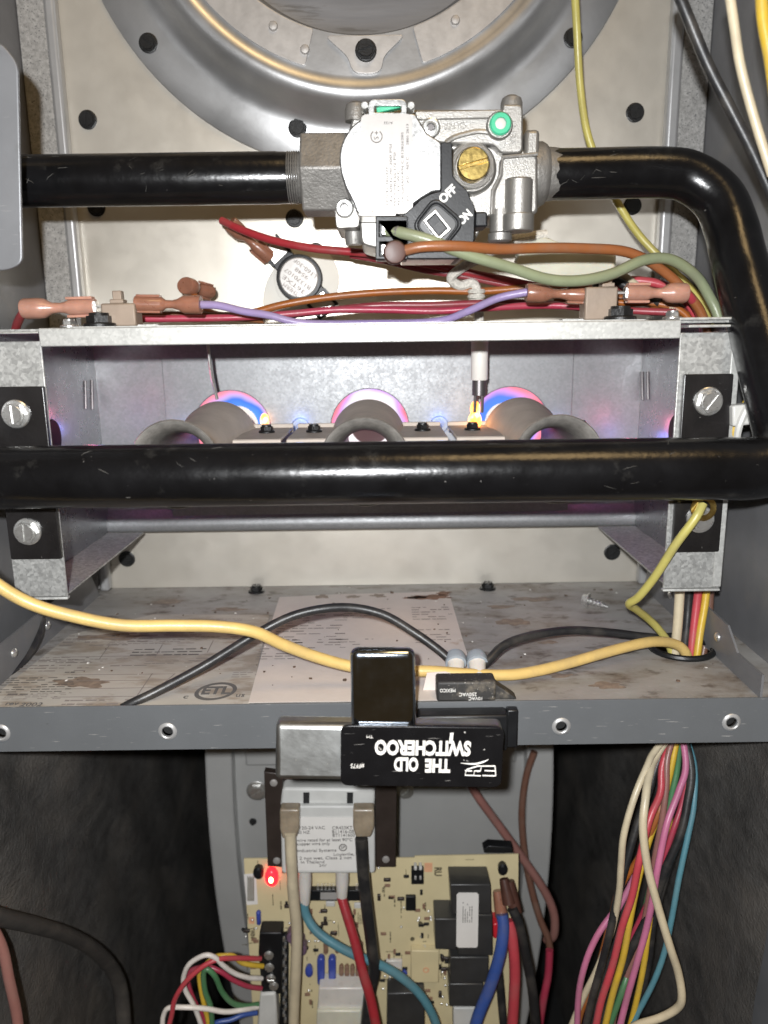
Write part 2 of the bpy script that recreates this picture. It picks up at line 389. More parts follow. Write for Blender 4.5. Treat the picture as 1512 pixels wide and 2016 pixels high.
# ================================================================== SETTING
XL, XR, YP = -.2185, .204, .53
DL, DR = -.2005, .182                         # inner flanges of the deck
YL = .3428                                   # front of the deck
def slab(name, x0, x1, y0, y1, z0, z1, m, parent=None, bevel=0):
    return MB().box(x0, x1, y0, y1, z0, z1).build(name, m, parent, bevel=bevel)
wl = tag(slab('wall_left', XL-.004, XL, .30, .95, -.62, .75, M['greywall']), 'grey painted left side wall of the furnace cabinet', kind='structure')
wr = tag(slab('wall_right', XR, XR+.004, .30, .95, -.62, .75, M['greywall']), 'grey painted right side wall of the furnace cabinet', kind='structure')
slab('gasket', XL+.0002, -.2015, .5225, .5285, .002, .70, M['gasket'], wl, .0010)
slab('gasket', .1868, XR-.0002, .5225, .5285, .002, .70, M['gasket'], wr, .0010)
panel = tag(slab('vestibule_panel', XL+.0002, XR-.0002, YP, YP+.0015, .0002, .75, M['panel']), 'cream sheet steel panel behind the gas valve', kind='structure')
for x0, x1 in ((-.2013, -.1945), (.1790, .1866)):
    slab('edge_flange', x0, x1, YP-.009, YP-.0003, .0005, .74, M['flange'], panel, .002)
tag(slab('back_wall', XL, XR, .94, .95, -.62, 0, M['dark']), kind='structure')
tag(slab('cabinet_floor', XL, XR, .30, .95, -.63, -.62, M['dark']), kind='structure')
# deck with the wiring hole, and its front lip
GC, GR = (.1655, .4065), .0165
deck = tag(sheet('blower_deck', [[(XL, YL+.0012), (XR, YL+.0012), (XR, YP), (XL, YP)], circle(*GC, GR, 40)], -.0016, 0, M['shelf']), 'dirty sheet steel deck under the burner box', kind='structure')
hl = [xz(*p, YL) for p in ((2, 1443), (330, 1440), (1105, 1430), (1440, 1422))]
lip = plate('deck_lip', [[(XL, -.0222), (XR, -.0222), (XR, .0012), (XL, .0012)]]+[circle(x, z, .0026, 16) for x, z in hl], YL, YL+.0012, M['lip'], deck, .0004)
for x, z in hl:
    MB().lathe([(.0030, 0), (.0046, .0001), (.0042, .0006), (.0032, .0009), (.0027, .0006), (.0027, -.001)], (x, YL, z), (0, -1, 0), 20, cap=False).build('screw_hole_rim', M['flange'], deck)
    MB().lathe([(.0031, 0), (.0031, .0006)], (x, YL+.004, z), (0, -1, 0), 16).build('screw_hole', M['darkhole'], deck)  # dark disc painted in for the shade inside the hole
slab('lip_return', XL, XR, YL+.0013, YL+.012, -.0222, -.0212, M['lip'], deck)
# side flanges of the deck with rivets
for sx, X, pts in ((1, DR, [(.515, .0), (.505, .026), (.385, .022), (.372, .012), (.345, .012), (.345, 0)]), (-1, DL, [(.515, .0), (.50, .022), (.372, .020), (.345, .020), (.345, 0)])):
    n = len(pts); a, b = X-sx*.0004, X-sx*.0016
    MB().add([(a, y, z) for y, z in pts]+[(b, y, z) for y, z in pts], [tuple(range(n)), tuple(range(2*n-1, n-1, -1))]+[(i, (i+1) % n, n+(i+1) % n, n+i) for i in range(n)]).build('side_flange', M['greywall'], deck, smooth=0)
    for y, z in (((.395, .0115) if sx > 0 else (.388, .0105)), ((.465, .012) if sx > 0 else (.43, .010))):
        MB().lathe([(.0026, 0), (.0024, .0008), (.0014, .0015), (.0003, .0017)], (b, y, z), (-sx, 0, 0), 14).build('rivet', M['zinc'], deck)
# black insulation lining of the lower compartment
def lining(name, X, sx, label):
    mb = MB(); ny, nz = 60, 60; rn = random.Random(3 if sx > 0 else 5)
    ph = [(rn.uniform(0, 6), rn.uniform(20, 90), rn.uniform(10, 60)) for _ in range(9)]
    v = []
    for i in range(ny+1):
        for j in range(nz+1):
            y = .352+(.585)*i/ny; z = -.60+.574*j/nz
            d = .006+sum(math.sin(p+y*a+z*b)*.0005 for p, a, b in ph)+.0018*math.sin(14*y+9*z)
            v.append((X+sx*d, y, z))
    f = [(i*(nz+1)+j, (i+1)*(nz+1)+j, (i+1)*(nz+1)+j+1, i*(nz+1)+j+1) for i in range(ny) for j in range(nz)]
    return tag(mb.add(v, f).build(name, M['insul'], None, smooth=60), label, kind='structure')
lining('insulation_left', XL, 1, 'black foil faced insulation on the left wall below the deck')
lining('insulation_right', XR, -1, 'black foil faced insulation on the right wall below the deck')
# panel screws
for px, py in ((292, 85), (173, 236), (586, 252), (580, 430), (190, 408), (622, 496), (1250, 222), (1245, 405), (1128, 75), (250, 1100), (1205, 1087)):
    yq = YP-.0025 if (px-707)**2+(py+290)**2 < 588**2 else YP
    p = at(px, py, Y=yq)
    screw('screw', 'panelscrew', .0052, p, panel, M['blackscrew'], rot=random.uniform(0, 6), washer=1.12, h=.0026)
for px, py in ((505, 1163), (960, 1158)):
    p = at(px, py, Y=.518)
    screw('screw', 'deckscrew', .0042, (p.x, .518, 0), deck, M['blackscrew'], normal=(0, 0, 1), rot=1, h=.005)
p = at(1180, 1200, Z=0)
ls = thing('loose_screw', 'loose zinc screw lying on the dirty deck left of the olive wire', 'screw', p)
MB().lathe([(.0048, 0), (.0048, .001), (.0034, .0012), (.0034, .004)], (p.x-.006, p.y+.004, .005), (-.8, .5, .05), 6).build('head', M['zinc'], ls)
MB().lathe([(.0019, 0), (.0023, .0012), (.0018, .0024), (.0023, .0036), (.0018, .0048), (.0023, .006), (.0018, .0072), (.0022, .0084), (.0015, .0096), (.0004, .013)], (p.x-.006, p.y+.004, .005), (.8, -.5, -.18), 10).build('thread', M['zinc'], ls)
# grommet in the wiring hole
gm = MB(); n = 40
v = []; f = []
for i in range(n):
    a = 2*math.pi*i/n
    for k in range(8):
        b = 2*math.pi*k/8
        r = GR+.0004+.0018*math.cos(b); v.append((GC[0]+r*math.cos(a), GC[1]+r*math.sin(a), .0012+.0018*math.sin(b)))
f = [(i*8+k, ((i+1) % n)*8+k, ((i+1) % n)*8+(k+1) % 8, i*8+(k+1) % 8) for i in range(n) for k in range(8)]
tag(gm.add(v, f).build('grommet', M['blackpl']), 'black rubber grommet around the wiring hole in the deck', 'grommet')

# ================================================================== BLOWER HOUSING
bh = thing('blower_housing', 'grey sheet steel blower housing behind the circuit board', 'blower', (-.006, .54, -.3))
def bl_outline(inset):
    L, Rr = [], []
    for i in range(24):
        z = -.03-.5*i/23
        w = .1345-inset-.010*((z+.19)/.16)**2
        L.append((-.006-w, z)); Rr.append((-.006+w, z))
    return L+Rr[::-1]
plate('rim', [bl_outline(0), bl_outline(.021)[1:-1]], .536, .80, M['blower'], bh, .002)
plate('face', [bl_outline(.0205)], .549, .551, M['blower'], bh)
slab('cross_bar', -.11, .10, .5435, .5488, -.15, -.118, M['blower'], bh, .0015)
for px, py, r in ((498, 1617, .0022), (508, 1548, .006), (797, 1548, .005)):
    p = at(px, py, Y=.549); screw('screw', 'blowscrew', r, (p.x, .543 if r > .004 else .549, p.z), bh, M['zinc'] if r > .004 else M['darkhole'])  # smallest is a hole, its shade painted as a dark head

# ================================================================== INDUCER DISH (round drawn cover at the top)
ic = at(707, -290, Y=YP); ic = Vector((ic.x, YP, ic.z)); kp = .0002995
dish = thing('inducer_dish', 'large round drawn steel cover above the gas valve', 'inducer cover', ic)
prof = [(588*kp, .0), (588*kp, .0016), (586*kp, .0022), (520*kp, .0024), (506*kp, .0034), (492*kp, .0062), (478*kp, .0112), (466*kp, .0165), (452*kp, .0195), (440*kp, .0195),
        (433*kp, .0186), (424*kp, .0178), (418*kp, .0178), (345*kp, .0178)]
cup = [(345.5*kp, .0178), (340*kp, .0150), (330*kp, .006), (300*kp, .004), (10*kp, .003)]
MB().lathe(prof, ic, (0, -1, 0), 160, cap=False).build('drawn_shell', M['dish'], dish, smooth=50)
MB().lathe(cup, ic, (0, -1, 0), 160, cap=False).build('inner_cup', M['cup'], dish, smooth=50)
def arcring(r0, r1, a0, a1, n=40):
    o = [(ic.x+r1*kp*math.cos(a0+(a1-a0)*i/n), ic.z+r1*kp*math.sin(a0+(a1-a0)*i/n)) for i in range(n+1)]
    return o+[(ic.x+r0*kp*math.cos(a1-(a1-a0)*i/n), ic.z+r0*kp*math.sin(a1-(a1-a0)*i/n)) for i in range(n+1)]
YR = YP-.0179
rg = math.radians
plate('ring_segment', [roundpoly(arcring(347, 416, rg(180), rg(254)), .010, 3)], YR-.0011, YR, M['ringplate'], dish)
plate('ring_segment', [roundpoly(arcring(347, 416, rg(287), rg(360)), .010, 3)], YR-.0011, YR, M['ringplate'], dish)
tabc = [(ic.x-.022, ic.z-347*kp), (ic.x+.026, ic.z-347*kp), (ic.x+.013, ic.z-385*kp), (ic.x+.0115, ic.z-413*kp), (ic.x+.003, ic.z-417*kp), (ic.x-.006, ic.z-413*kp), (ic.x-.0085, ic.z-385*kp)]
plate('tab', [roundpoly(tabc, .004)], YR-.0019, YR-.0002, M['ringplate'], dish)
screw('screw', 'dishscrew', .0056, (ic.x+.0024, YR-.0021, ic.z-375*kp), dish, M['blackscrew'], rot=0, washer=1.15, h=.004, slotrot=.3)
for a in (-152, -137, -118, -107, -60, -45, -30):
    r_ = 372*kp if a not in (-107,) else 388*kp
    MB().lathe([(.0028, 0), (.0027, .0008), (.0022, .0014), (.0003, .0016)], (ic.x+r_*math.cos(rg(a)), YR-.0012, ic.z+r_*math.sin(rg(a))), (0, -1, 0), 14).build('rivet', M['ringplate'], dish)

# ================================================================== GREY SIDE PLATE top left
sp = plate('side_plate', [roundpoly([(XL+.004, .300), (-.1622, .2985), (-.1557, .290), (-.1632, .2075), (-.1700, .2045), (XL+.004, .2045)], .004)], .3685, .3705, M['plategrey'], None, .0005)
tag(sp, 'grey steel plate at the left edge in front of the supply pipe', 'plate')

# ================================================================== PIPES
def wire_path(pts): return [at(a, b, Y=y) for a, b, y in pts]
pz, pY, prr = .2502, .41, .0122
x0, x1 = at(-40, 355, Y=pY).x, at(592, 340, Y=pY).x
sup = thing('gas_supply_pipe', 'straight black gas supply pipe entering the valve from the left', 'pipe', (x0, pY, pz))
MB().lathe([(prr, XL+.0005), (prr, x1-.012), (prr*.985, x1-.011), (prr*.955, x1)], (0, pY, pz), (1, 0, 0), 40).build('pipe', M['blackpipe'], sup)
th = []
for i in range(9):
    th += [(prr*(1.01-.004*(i % 3)), x1-.006+i*.0011), (prr*.955, x1-.006+i*.0011+.0006)]
MB().lathe(th, (0, pY, pz), (1, 0, 0), 32, cap=False).build('sealed_thread', M['cast2'], sup)
mY, mz, mr = .345, .1127, .0142
o_x = at(1050, 345, Y=pY).x
cu_pts = [Vector((o_x, pY, pz)), Vector((.098, pY, pz))]+[at(a, b, Y=y) for a, b, y in ((1300, 340, .41), (1362, 351, .409), (1413, 390, .405), (1439, 448, .399), (1454, 510, .391), (1478, 600, .379), (1506, 700, .366), (1530, 790, .3555), (1546, 850, .349))]
cu_pts += [Vector((.1830, mY+.001, mz+.005)), Vector((.168, mY, mz)), Vector((.145, mY, mz)), Vector((.08, mY, mz)), Vector((.0, mY, mz)), Vector((-.10, mY, mz)), Vector((XL+.006, mY, mz))]
rr = [.0119]*4+[.0122, .0124, .0126, .0128, .0130, .0133, .0137, .0140]+[mr]*6
man = thing('gas_manifold_pipe', 'bent black pipe from valve round to the burner manifold', 'pipe', (0, mY, mz))
MB().tube(cu_pts, rr, 40, 6).build('pipe', M['blackpipe'], man, smooth=60)
BF = .375                                     # front of the burner box
for (xa, xb, zt, zb) in ((-.1862, -.1612, .1518, .0668), (.1435, .1668, .1535, .0660)):
    plate('mounting_plate', [roundpoly([(xa, zb), (xb, zb), (xb, zt), (xa, zt)], .0008, 2)], BF-.0032, BF-.0002, M['blacktab'], man)
    MB().box(xa+.003, xb-.003, mY, BF-.003, mz-.009, mz+.009).build('standoff', M['blacktab'], man, bevel=.001)
for px, py, rt in ((32, 815, 1.0), (55, 1046, .95), (1394, 790, .35), (1378, 1022, -1.1)):
    p = at(px, py, Y=BF-.0033); screw('screw', 'tabscrew', .0056, p, man, M['zinc'], rot=rt, washer=1.22, h=.0045)

# ================================================================== GAS VALVE
VZ = lambda a, b: (560+a/2.853, 180+b/2.853)          # zoom -> photo pixels
vo = at(860, 345, Y=.405)
val = thing('gas_valve', 'die cast gas valve with silver cover, brass plug and on-off switch', 'gas valve', vo)
def vl(pts, Y): return loopx([VZ(*p) for p in pts], Y)
# castings
yc = .398
MB().prism(roundpoly(vl([(395, 95), (720, 100), (1340, 100), (1340, 345), (1425, 345), (1425, 690), (1330, 720), (1150, 690), (1020, 930), (700, 930), (430, 860), (420, 700), (380, 640), (340, 300)], yc), .003, 3), yc, .440).build('body_casting', M['cast'], val, bevel=.0010)
MB().prism(roundpoly(vl([(730, 130), (1225, 105), (1225, 70), (1340, 70), (1340, 345), (1215, 350), (1180, 300), (900, 290), (740, 270)], .391), .0025, 3), .391, .400).build('outlet_boss', M['cast'], val, bevel=.0012)
MB().prism(roundpoly(vl([(730, 108), (1225, 100), (1225, 150), (740, 160)], .3895), .001, 2), .3895, .3912).build('top_ridge', M['cast'], val, bevel=.0006)
MB().prism(roundpoly(vl([(1215, 360), (1425, 345), (1425, 690), (1170, 690), (1170, 560), (1210, 480)], .392), .003, 3), .392, .400).build('side_boss', M['cast'], val, bevel=.0014)
MB().prism(roundpoly(vl([(280, 640), (420, 600), (420, 765), (290, 770)], .391), .002, 3), .391, .43).build('corner_lug', M['cast'], val, bevel=.001)
# inlet hexagon and outlet collar, axis X
ix0, ix1 = at(594, 340, Y=.405).x, at(690, 340, Y=.405).x
hexr = .0205
def hexprism(xa, xb, r, yc_, zc, sq=1): 
    v = [(x, yc_+r*math.sin(math.pi/3*i+math.pi/6)*sq, zc+r*math.cos(math.pi/3*i+math.pi/6)) for x in (xa, xb) for i in range(6)]
    return MB().add(v, [tuple(range(5, -1, -1)), tuple(range(6, 12))]+[(i, (i+1) % 6, 6+(i+1) % 6, 6+i) for i in range(6)])
hexprism(ix0, ix1, hexr, .412, pz+.001).build('inlet_hexagon', M['cast2'], val, bevel=.001)
ox0, ox1 = at(1026, 345, Y=.405).x, at(1068, 345, Y=.405).x
MB().box(ox0, ox1-.0035, .396, .43, pz-.0195, pz+.0175).build('outlet_block', M['cast'], val, bevel=.0018)
MB().lathe([(.0150, ox1-.006), (.0150, ox1), (.0138, ox1+.002), (.0125, ox1+.003)], (0, pY, pz), (1, 0, 0), 32).build('outlet_collar', M['cast2'], val)
# silver solenoid cover with its tab
Yv = .3765
arc = [(440, 150), (400, 175), (362, 215), (330, 270), (312, 330), (308, 390), (318, 460), (340, 530), (370, 590), (395, 640)]
cov = vl([(440, 122), (735, 122), (800, 232), (882, 285), (882, 560), (835, 562), (770, 600), (715, 640), (630, 690), (410, 690)]+arc[::-1], Yv)
MB().prism(roundpoly(cov, .0012, 2), Yv, Yv+.021).build('solenoid_cover', M['cover'], val, bevel=.0011)
tab = [roundpoly(vl([(470, 45), (688, 45), (688, 152), (470, 152)], Yv), .003, 4), roundpoly(vl([(505, 82), (655, 82), (655, 120), (505, 120)], Yv), .0006, 2)]
plate('cover_tab', tab, Yv-.0006, Yv+.0012, M['cover'], val, .0003)
a_, b_ = at(*VZ(518, 112), Y=Yv+.004), at(*VZ(650, 82), Y=Yv+.004)
MB().obox((a_+b_)/2, (b_-a_).normalized(), Vector((0, 1, 0)), (b_-a_).normalized().cross(Vector((0, 1, 0))), (b_-a_).length, .004, .0022).build('green_flag', M['green'], val, bevel=.0003)
for zx in (452, 708):
    p = at(*VZ(zx, 103), Y=Yv+.006); MB().lathe([(.0019, 0), (.0019, .006), (.0014, .007)], p, (0, -1, 0), 14).build('pin', M['zinc'], val)
# sticker
lp = rrect(*xz(*VZ(577, 410), Yv-.001), 285/2.853*mpp(at(762, 324, Y=Yv)), 520/2.853*mpp(at(762, 324, Y=Yv)), .0028)
stk = plate('sticker', [lp], Yv-.0009, Yv-.0003, M['vlabel'], val, 0)
UPF = inplane(90)
k_ = mpp(at(762, 324, Y=Yv))
LZ = lambda a, b: at(690+a/8.4, 190+b/8.4, Y=Yv-.0011)     # second zoom -> point on the sticker
for t, zx, zy0, zy1 in (('MODEL 36G22Y', 605, 1780, 1180), ('24V 60Hz 70-200 PSI', 670, 1780, 830), ('MAX PRESS 1/2 PSI', 735, 1780, 960), ('REG. 3.5" W.C.', 795, 1780, 1225), ('GOODMAN P/N C B1282628S', 862, 1780, 640), ('E1', 945, 1715, 1640), ('2KD', 945, 1440, 1320), ('REV C', 945, 1195, 1010), ('SB01 2613', 945, 780, 470)):
    txt(t, LZ(zx, (zy0+zy1)/2), 54/8.4*k_*1.05, stk, M['inkgrey'], UPF, width=(zy0-zy1)/8.4*k_)
txt('A122', LZ(625, 435), 50/8.4*k_, stk, M['inkgrey'], inplane(180), width=150/8.4*k_)
c = LZ(430, 660)
ring = [(c.x+.0027*math.cos(rg(a)), c.z+.0027*math.sin(rg(a))) for a in range(125, 416, 10)]
ring = ring+[(c.x+.0023*math.cos(rg(a)), c.z+.0023*math.sin(rg(a))) for a in range(415, 124, -10)]
plate('mark_ring', [ring], Yv-.00115, Yv-.0009, M['inkgrey'], stk, 0)
txt('S', c+Vector((0, 0, -.0007)), .0032, stk, M['inkgrey'], UPF); txt('+', c+Vector((0, 0, .0013)), .0034, stk, M['inkgrey'], FRONT)
# switch housing
Yh = .3725
hs = roundpoly(vl([(878, 285), (942, 285), (946, 478), (1035, 565), (1038, 590), (1070, 645), (1066, 840), (985, 940), (690, 940), (690, 720), (640, 715), (715, 655), (770, 600), (835, 568), (880, 560)], Yh), .0010, 2)
MB().prism(hs, Yh, Yh+.026).build('switch_housing', M['blackpl'], val, bevel=.0009)
MB().prism(vl([(1070, 675), (1140, 675), (1140, 760), (1070, 760)], Yh+.006), Yh+.006, Yh+.02).build('housing_lug', M['blackpl'], val, bevel=.0008)
rc = xz(*VZ(862, 748), Yh-.001); sc = k_/2.853
ang = math.radians(-40)
bezel = plate('switch_rim', [rrect(*rc, 225*sc, 215*sc, 62*sc, ang, 7), rrect(*rc, 185*sc, 175*sc, 50*sc, ang, 7)], Yh-.0022, Yh+.001, M['blackpl'], val, .0007)
knob = plate('switch_knob', [rrect(*rc, 178*sc, 166*sc, 48*sc, ang, 7)], Yh-.0008, Yh+.001, M['greyblk'], val, .0004)
rc2 = xz(*VZ(857, 750), Yh-.003)
plate('slider_frame', [rrect(*rc2, 92*sc, 140*sc, 5*sc, math.radians(40), 2), rrect(*rc2, 64*sc, 106*sc, 4*sc, math.radians(40), 2)], Yh-.0036, Yh-.0006, M['tin'], knob, .0003)
plate('slider', [rrect(*rc2, 62*sc, 104*sc, 3*sc, math.radians(40), 2)], Yh-.0026, Yh-.0006, M['blackpl'], knob, .0002)
u = Vector((math.cos(rg(40)), 0, math.sin(rg(40)))); w = Vector((-u.z, 0, u.x))
for i in range(6):
    MB().obox(Vector((rc2[0], Yh-.0029, rc2[1]))-w*(i*8-2)*sc, u, Vector((0, 1, 0)), w, 52*sc, .001, 3.6*sc).build('ridge', M['greyblk'], knob)
txt('OFF', at(*VZ(918, 578), Y=Yh-.0003), .0052, val, M['whiteink'], inplane(42), fat=.00020, width=108*sc)
txt('ON', at(*VZ(1014, 708), Y=Yh-.0003), .0052, val, M['whiteink'], inplane(42), fat=.00020, width=82*sc)
# terminal block
tb = [roundpoly(vl([(512, 702), (692, 702), (692, 945), (512, 945)], Yh), .0008, 2), vl([(532, 732), (685, 732), (685, 815), (532, 815)], Yh), vl([(535, 848), (685, 848), (685, 925), (535, 925)], Yh)]
plate('terminal_block', tb, Yh-.001, Yh+.012, M['blackpl'], val, .0004)
MB().prism(vl([(530, 730), (690, 730), (690, 930), (530, 930)], Yh+.008), Yh+.008, Yh+.014).build('terminal_floor', M['blackpl'], val)
MB().prism(vl([(545, 742), (640, 742), (640, 806), (545, 806)], Yh+.001), Yh+.001, Yh+.008).build('terminal_tab', M['tin'], val, bevel=.0004)
MB().prism(vl([(545, 856), (620, 856), (620, 918), (545, 918)], Yh+.001), Yh+.001, Yh+.008).build('terminal_tab', M['tin'], val, bevel=.0004)
MB().prism(vl([(415, 668), (628, 678), (628, 702), (415, 700)], Yh+.001), Yh+.001, Yh+.02).build('cover_foot', M['tin'], val, bevel=.0005)
MB().prism(vl([(660, 925), (960, 930), (960, 945), (660, 948)], Yh+.004), Yh+.004, Yh+.03).build('lower_strip', M['tin'], val, bevel=.0004)
# brass plug under a clear ring
pc = at(*VZ(1058, 415), Y=.386); r1 = 88*sc*1.02
MB().lathe([(r1*1.62, -.012), (r1*1.62, -.006), (r1*1.45, -.0045), (r1*1.25, -.0045)], pc, (0, -1, 0), 40).build('plug_seat', M['cast'], val)
MB().lathe([(r1*1.12, -.008), (r1*1.42, -.0035), (r1*1.36, -.0005), (r1*1.12, .0005), (r1*1.06, -.002), (r1*1.06, -.008)], pc, (0, -1, 0), 40, cap=False).build('clear_ring', M['clear'], val)
plg = MB()
for sg in (1, -1):
    g = .09; a0 = math.asin(g); sr = rg(14)
    pts = [(r1*math.cos(a0+(math.pi-2*a0)*i/20), sg*r1*math.sin(a0+(math.pi-2*a0)*i/20)) for i in range(21)]
    pts = [(pc.x+x*math.cos(sr)-y*math.sin(sr), pc.z+x*math.sin(sr)+y*math.cos(sr)) for x, y in pts]
    if sg < 0: pts = pts[::-1]
    plg.prism(pts, pc.y-.0035, pc.y+.004)
plg.lathe([(r1*.99, -.004), (r1*.99, .0022)], pc, (0, -1, 0), 40)
plg.build('brass_plug', M['brass'], val, bevel=.0004)
# green cap
gc = at(*VZ(1210, 188), Y=.388)
MB().lathe([(.0062, -.008), (.0062, -.001), (.0055, .0)], gc, (0, -1, 0), 28).build('cap_seat', M['cast'], val)
MB().lathe([(.0050, -.002), (.0050, .0022), (.0044, .0030), (.0026, .0030), (.0026, .0018)], gc, (0, -1, 0), 28).build('green_cap', M['green'], val)
MB().lathe([(.00255, -.002), (.0025, .0022), (.0018, .0026)], gc, (0, -1, 0), 20).build('cap_centre', M['white'], val)
# torx screws
for zx, zy, yy in ((822, 205, .389), (337, 655, .388)):
    q = at(*VZ(zx, zy), Y=yy); s_ = MB()
    s_.lathe([(.0044, -.006), (.0044, .0005), (.0041, .0012), (.0036, .0014), (.0034, .0002), (.0031, .0002), (.0029, .0012), (.0020, .0013), (.0016, -.0006)], q, (0, -1, 0), 28)
    st = [(q.x+(.0017 if i % 2 else .0012)*math.cos(i*math.pi/6), q.z+(.0017 if i % 2 else .0012)*math.sin(i*math.pi/6)) for i in range(12)]
    o = s_.build('torx_screw', M['zinc'], val)
    MB().prism(st, q.y-.00135, q.y-.0005).build('torx_socket', M['darkmetal'], o)
for zx, zy, yy in ((400, 118, .40), (1275, 82, .40)):
    q = at(*VZ(zx, zy), Y=yy); MB().lathe([(.0052, -.004), (.0052, .001), (.0045, .0032), (.0025, .0044), (.0003, .0046)], q, (0, 0, 1), 24).build('dome_bolt', M['cast2'], val)
# barrel, feet and bottom screws
q = at(*VZ(1312, 690), Y=.392)
MB().lathe([(.0066, 0), (.0066, .0150), (.0060, .0158)], q, (0, 0, 1), 32).build('barrel', M['cast'], val)
MB().lathe([(.0076, -.008), (.0076, .0)], q, (0, 0, 1), 32).build('barrel_foot', M['cast'], val, bevel=.0006)
q = at(*VZ(1210, 800), Y=.396)
for r_, h0, h1, nm in ((.0050, 0, .011, 'foot_lug'), (.0022, .0105, .0145, 'stud'), (.0058, -.004, 0, 'bolt_head')):
    MB().lathe([(r_*.8, h0), (r_, h0+.0008), (r_, h1)], q, (0, 0, 1), 20).build(nm, M['cast'], val)
for zx in (390, 480):
    q = at(*VZ(zx, 815), Y=.405); MB().lathe([(.0040, -.004), (.0044, -.002), (.0044, .002), (.003, .003), (.003, .012)], q, (0, 0, 1), 20).build('bottom_screw', M['cast2'], val)
txt('OUTP', at(*VZ(958, 190), Y=.3909), .0046, val, M['cast2'], inplane(180), width=125*sc, th=.0003)
txt('VENT', at(*VZ(1284, 225), Y=.3909), .0042, val, M['cast2'], inplane(90), width=140*sc, th=.0003)
MB().tube([at(*VZ(905, 290), Y=.3905), at(*VZ(960, 255), Y=.3905), at(*VZ(1080, 225), Y=.3905), at(*VZ(1150, 230), Y=.3905)], .0012, 8).build('cast_rib', M['cast'], val)
MB().tube([at(*VZ(1165, 690), Y=.3925), at(*VZ(1170, 560), Y=.3918), at(*VZ(1215, 470), Y=.3915), at(*VZ(1225, 370), Y=.3915), at(*VZ(1420, 352), Y=.392)], .0010, 8, smoothpath=False).build('cast_rib', M['cast2'], val)

# ================================================================== BURNER BOX
BB = .51; BXL, BXR = -.186, .1685; ZT = .1783; ZB = .0460
bx = thing('burner_box', 'galvanized burner box open to the front with flames inside', 'burner box', (0, .45, ZB))
BURN = (-.099, -.0085, .0835); BZ = .1150; HR = .0255
wall_loop = [[(BXL, ZB+.004), (BXR, ZB+.004), (BXR, ZT-.001), (BXL, ZT-.001)]]+[circle(x, BZ, HR+.003, 48) for x in BURN]
plate('back_wall', wall_loop, BB, BB+.0012, M['box'], bx, 0)
fp = [[(-.142, .055), (.1236, .055), (.1236, .1745), (-.142, .1745)]]+[circle(x, BZ, HR, 48) for x in BURN]+[circle(x, .1165, .0055, 20) for x in (-.054, .0370)]
plate('flame_plate', fp, BB-.0026, BB-.0006, M['box'], bx, .0006)
for x in BURN:
    MB().lathe([(HR+.0028, 0), (HR+.0028, .09), (.001, .0905)], (x, BB+.0006, BZ), (0, 1, 0), 40, cap=False).build('exchanger_tube', M['box'], bx)
slab('side_wall', BXL-.0012, BXL, BF+.0015, BB-.0002, ZB+.0012, ZT-.0015, M['boxside'], bx)
slab('side_wall', BXR, BXR+.0012, BF+.0015, BB-.0002, ZB+.0012, ZT-.0015, M['boxside'], bx)
slab('bottom_flange', BXL-.0012, -.1622, BF+.0015, BB-.004, ZB, ZB+.001, M['galv'], bx)
slab('bottom_flange', .1440, BXR+.0012, BF+.0015, BB-.004, ZB, ZB+.001, M['galv'], bx)
for xa, xb in ((BXL-.0018, -.1612), (.1412, BXR+.0018)):
    slab('front_flange', xa, xb, BF, BF+.0012, ZB, ZT-.0055, M['galv'], bx, .0005)
    slab('flange_foot', xa, xb, BF-.0004, BF+.003, ZB-.0016, ZB-.0002, M['galvlip'], bx, .0005)
slab('flange_edge', BXR-.0028, BXR+.0017, BF-.0012, BF-.0001, ZB+.001, ZT-.004, M['galvlip'], bx, .0005)
# rounded rear rail under the back wall
rail = [(BB+.0012, .064), (BB-.001, .060), (BB-.0036, .0565), (BB-.0050, .0525), (BB-.0046, .0490), (BB-.0025, .0468), (BB+.002, .0460), (YP-.001, .0460), (YP-.001, .0475), (BB+.003, .0475), (BB+.003, .064)]
mb = MB(); n = len(rail)
mb.add([(x, y, z) for x in (-.1915, .1732) for y, z in rail], [tuple(range(n)), tuple(range(2*n-1, n-1, -1))]+[(i, n+i, n+(i+1) % n, (i+1) % n) for i in range(n)]).build('rear_rail', M['box'], bx, smooth=50)
# top plate with its turned down front lip
top = slab('top_plate', BXL-.0015, BXR+.0015, BF-.001, BB+.018, ZT-.0011, ZT, M['galv'], bx)
slab('front_lip', -.1608, .1405, BF-.0026, BF-.0012, .1702, ZT+.0004, M['galvlip'], bx, .0005)
slab('corner_plate', BXL-.004, -.1611, BF-.0024, BF+.02, ZT-.0020, ZT-.0012, M['galvlip'], bx, .0003)
slab('corner_plate', .1395, BXR+.0045, BF-.0030, BF+.02, ZT+.0002, ZT+.0014, M['galvlip'], bx, .0003)
slab('corner_plate', .1440, BXR+.0020, BF-.0028, BF+.02, ZT-.0032, ZT-.0020, M['galvlip'], bx, .0003)
slab('top_strip', -.150, .126, BF+.004, BF+.03, ZT+.0002, ZT+.0010, M['galvlip'], bx)
# stamped louvre lines and holes on the side walls
for X, sx, pys in ((BXL, 1, ((168, 750, 805), (181, 748, 806))), (BXR, -1, ((1264, 732, 788), (1275, 732, 787)))):
    for px, ya, yb in pys:
        a_, b_ = at(px, ya, X=X+sx*.0003), at(px+1, yb, X=X+sx*.0003)
        MB().tube([a_, b_], .0009, 8, smoothpath=False).build('louvre', M['darkmetal'], bx)
for px, py, X, sx in ((104, 862, BXL, 1), (1331, 852, BXR, -1)):
    p = at(px, py, X=X); MB().lathe([(.0105, 0), (.0100, .0008), (.0090, .0008)], p, (sx, 0, 0), 28).build('wall_hole', M['dark'], bx)
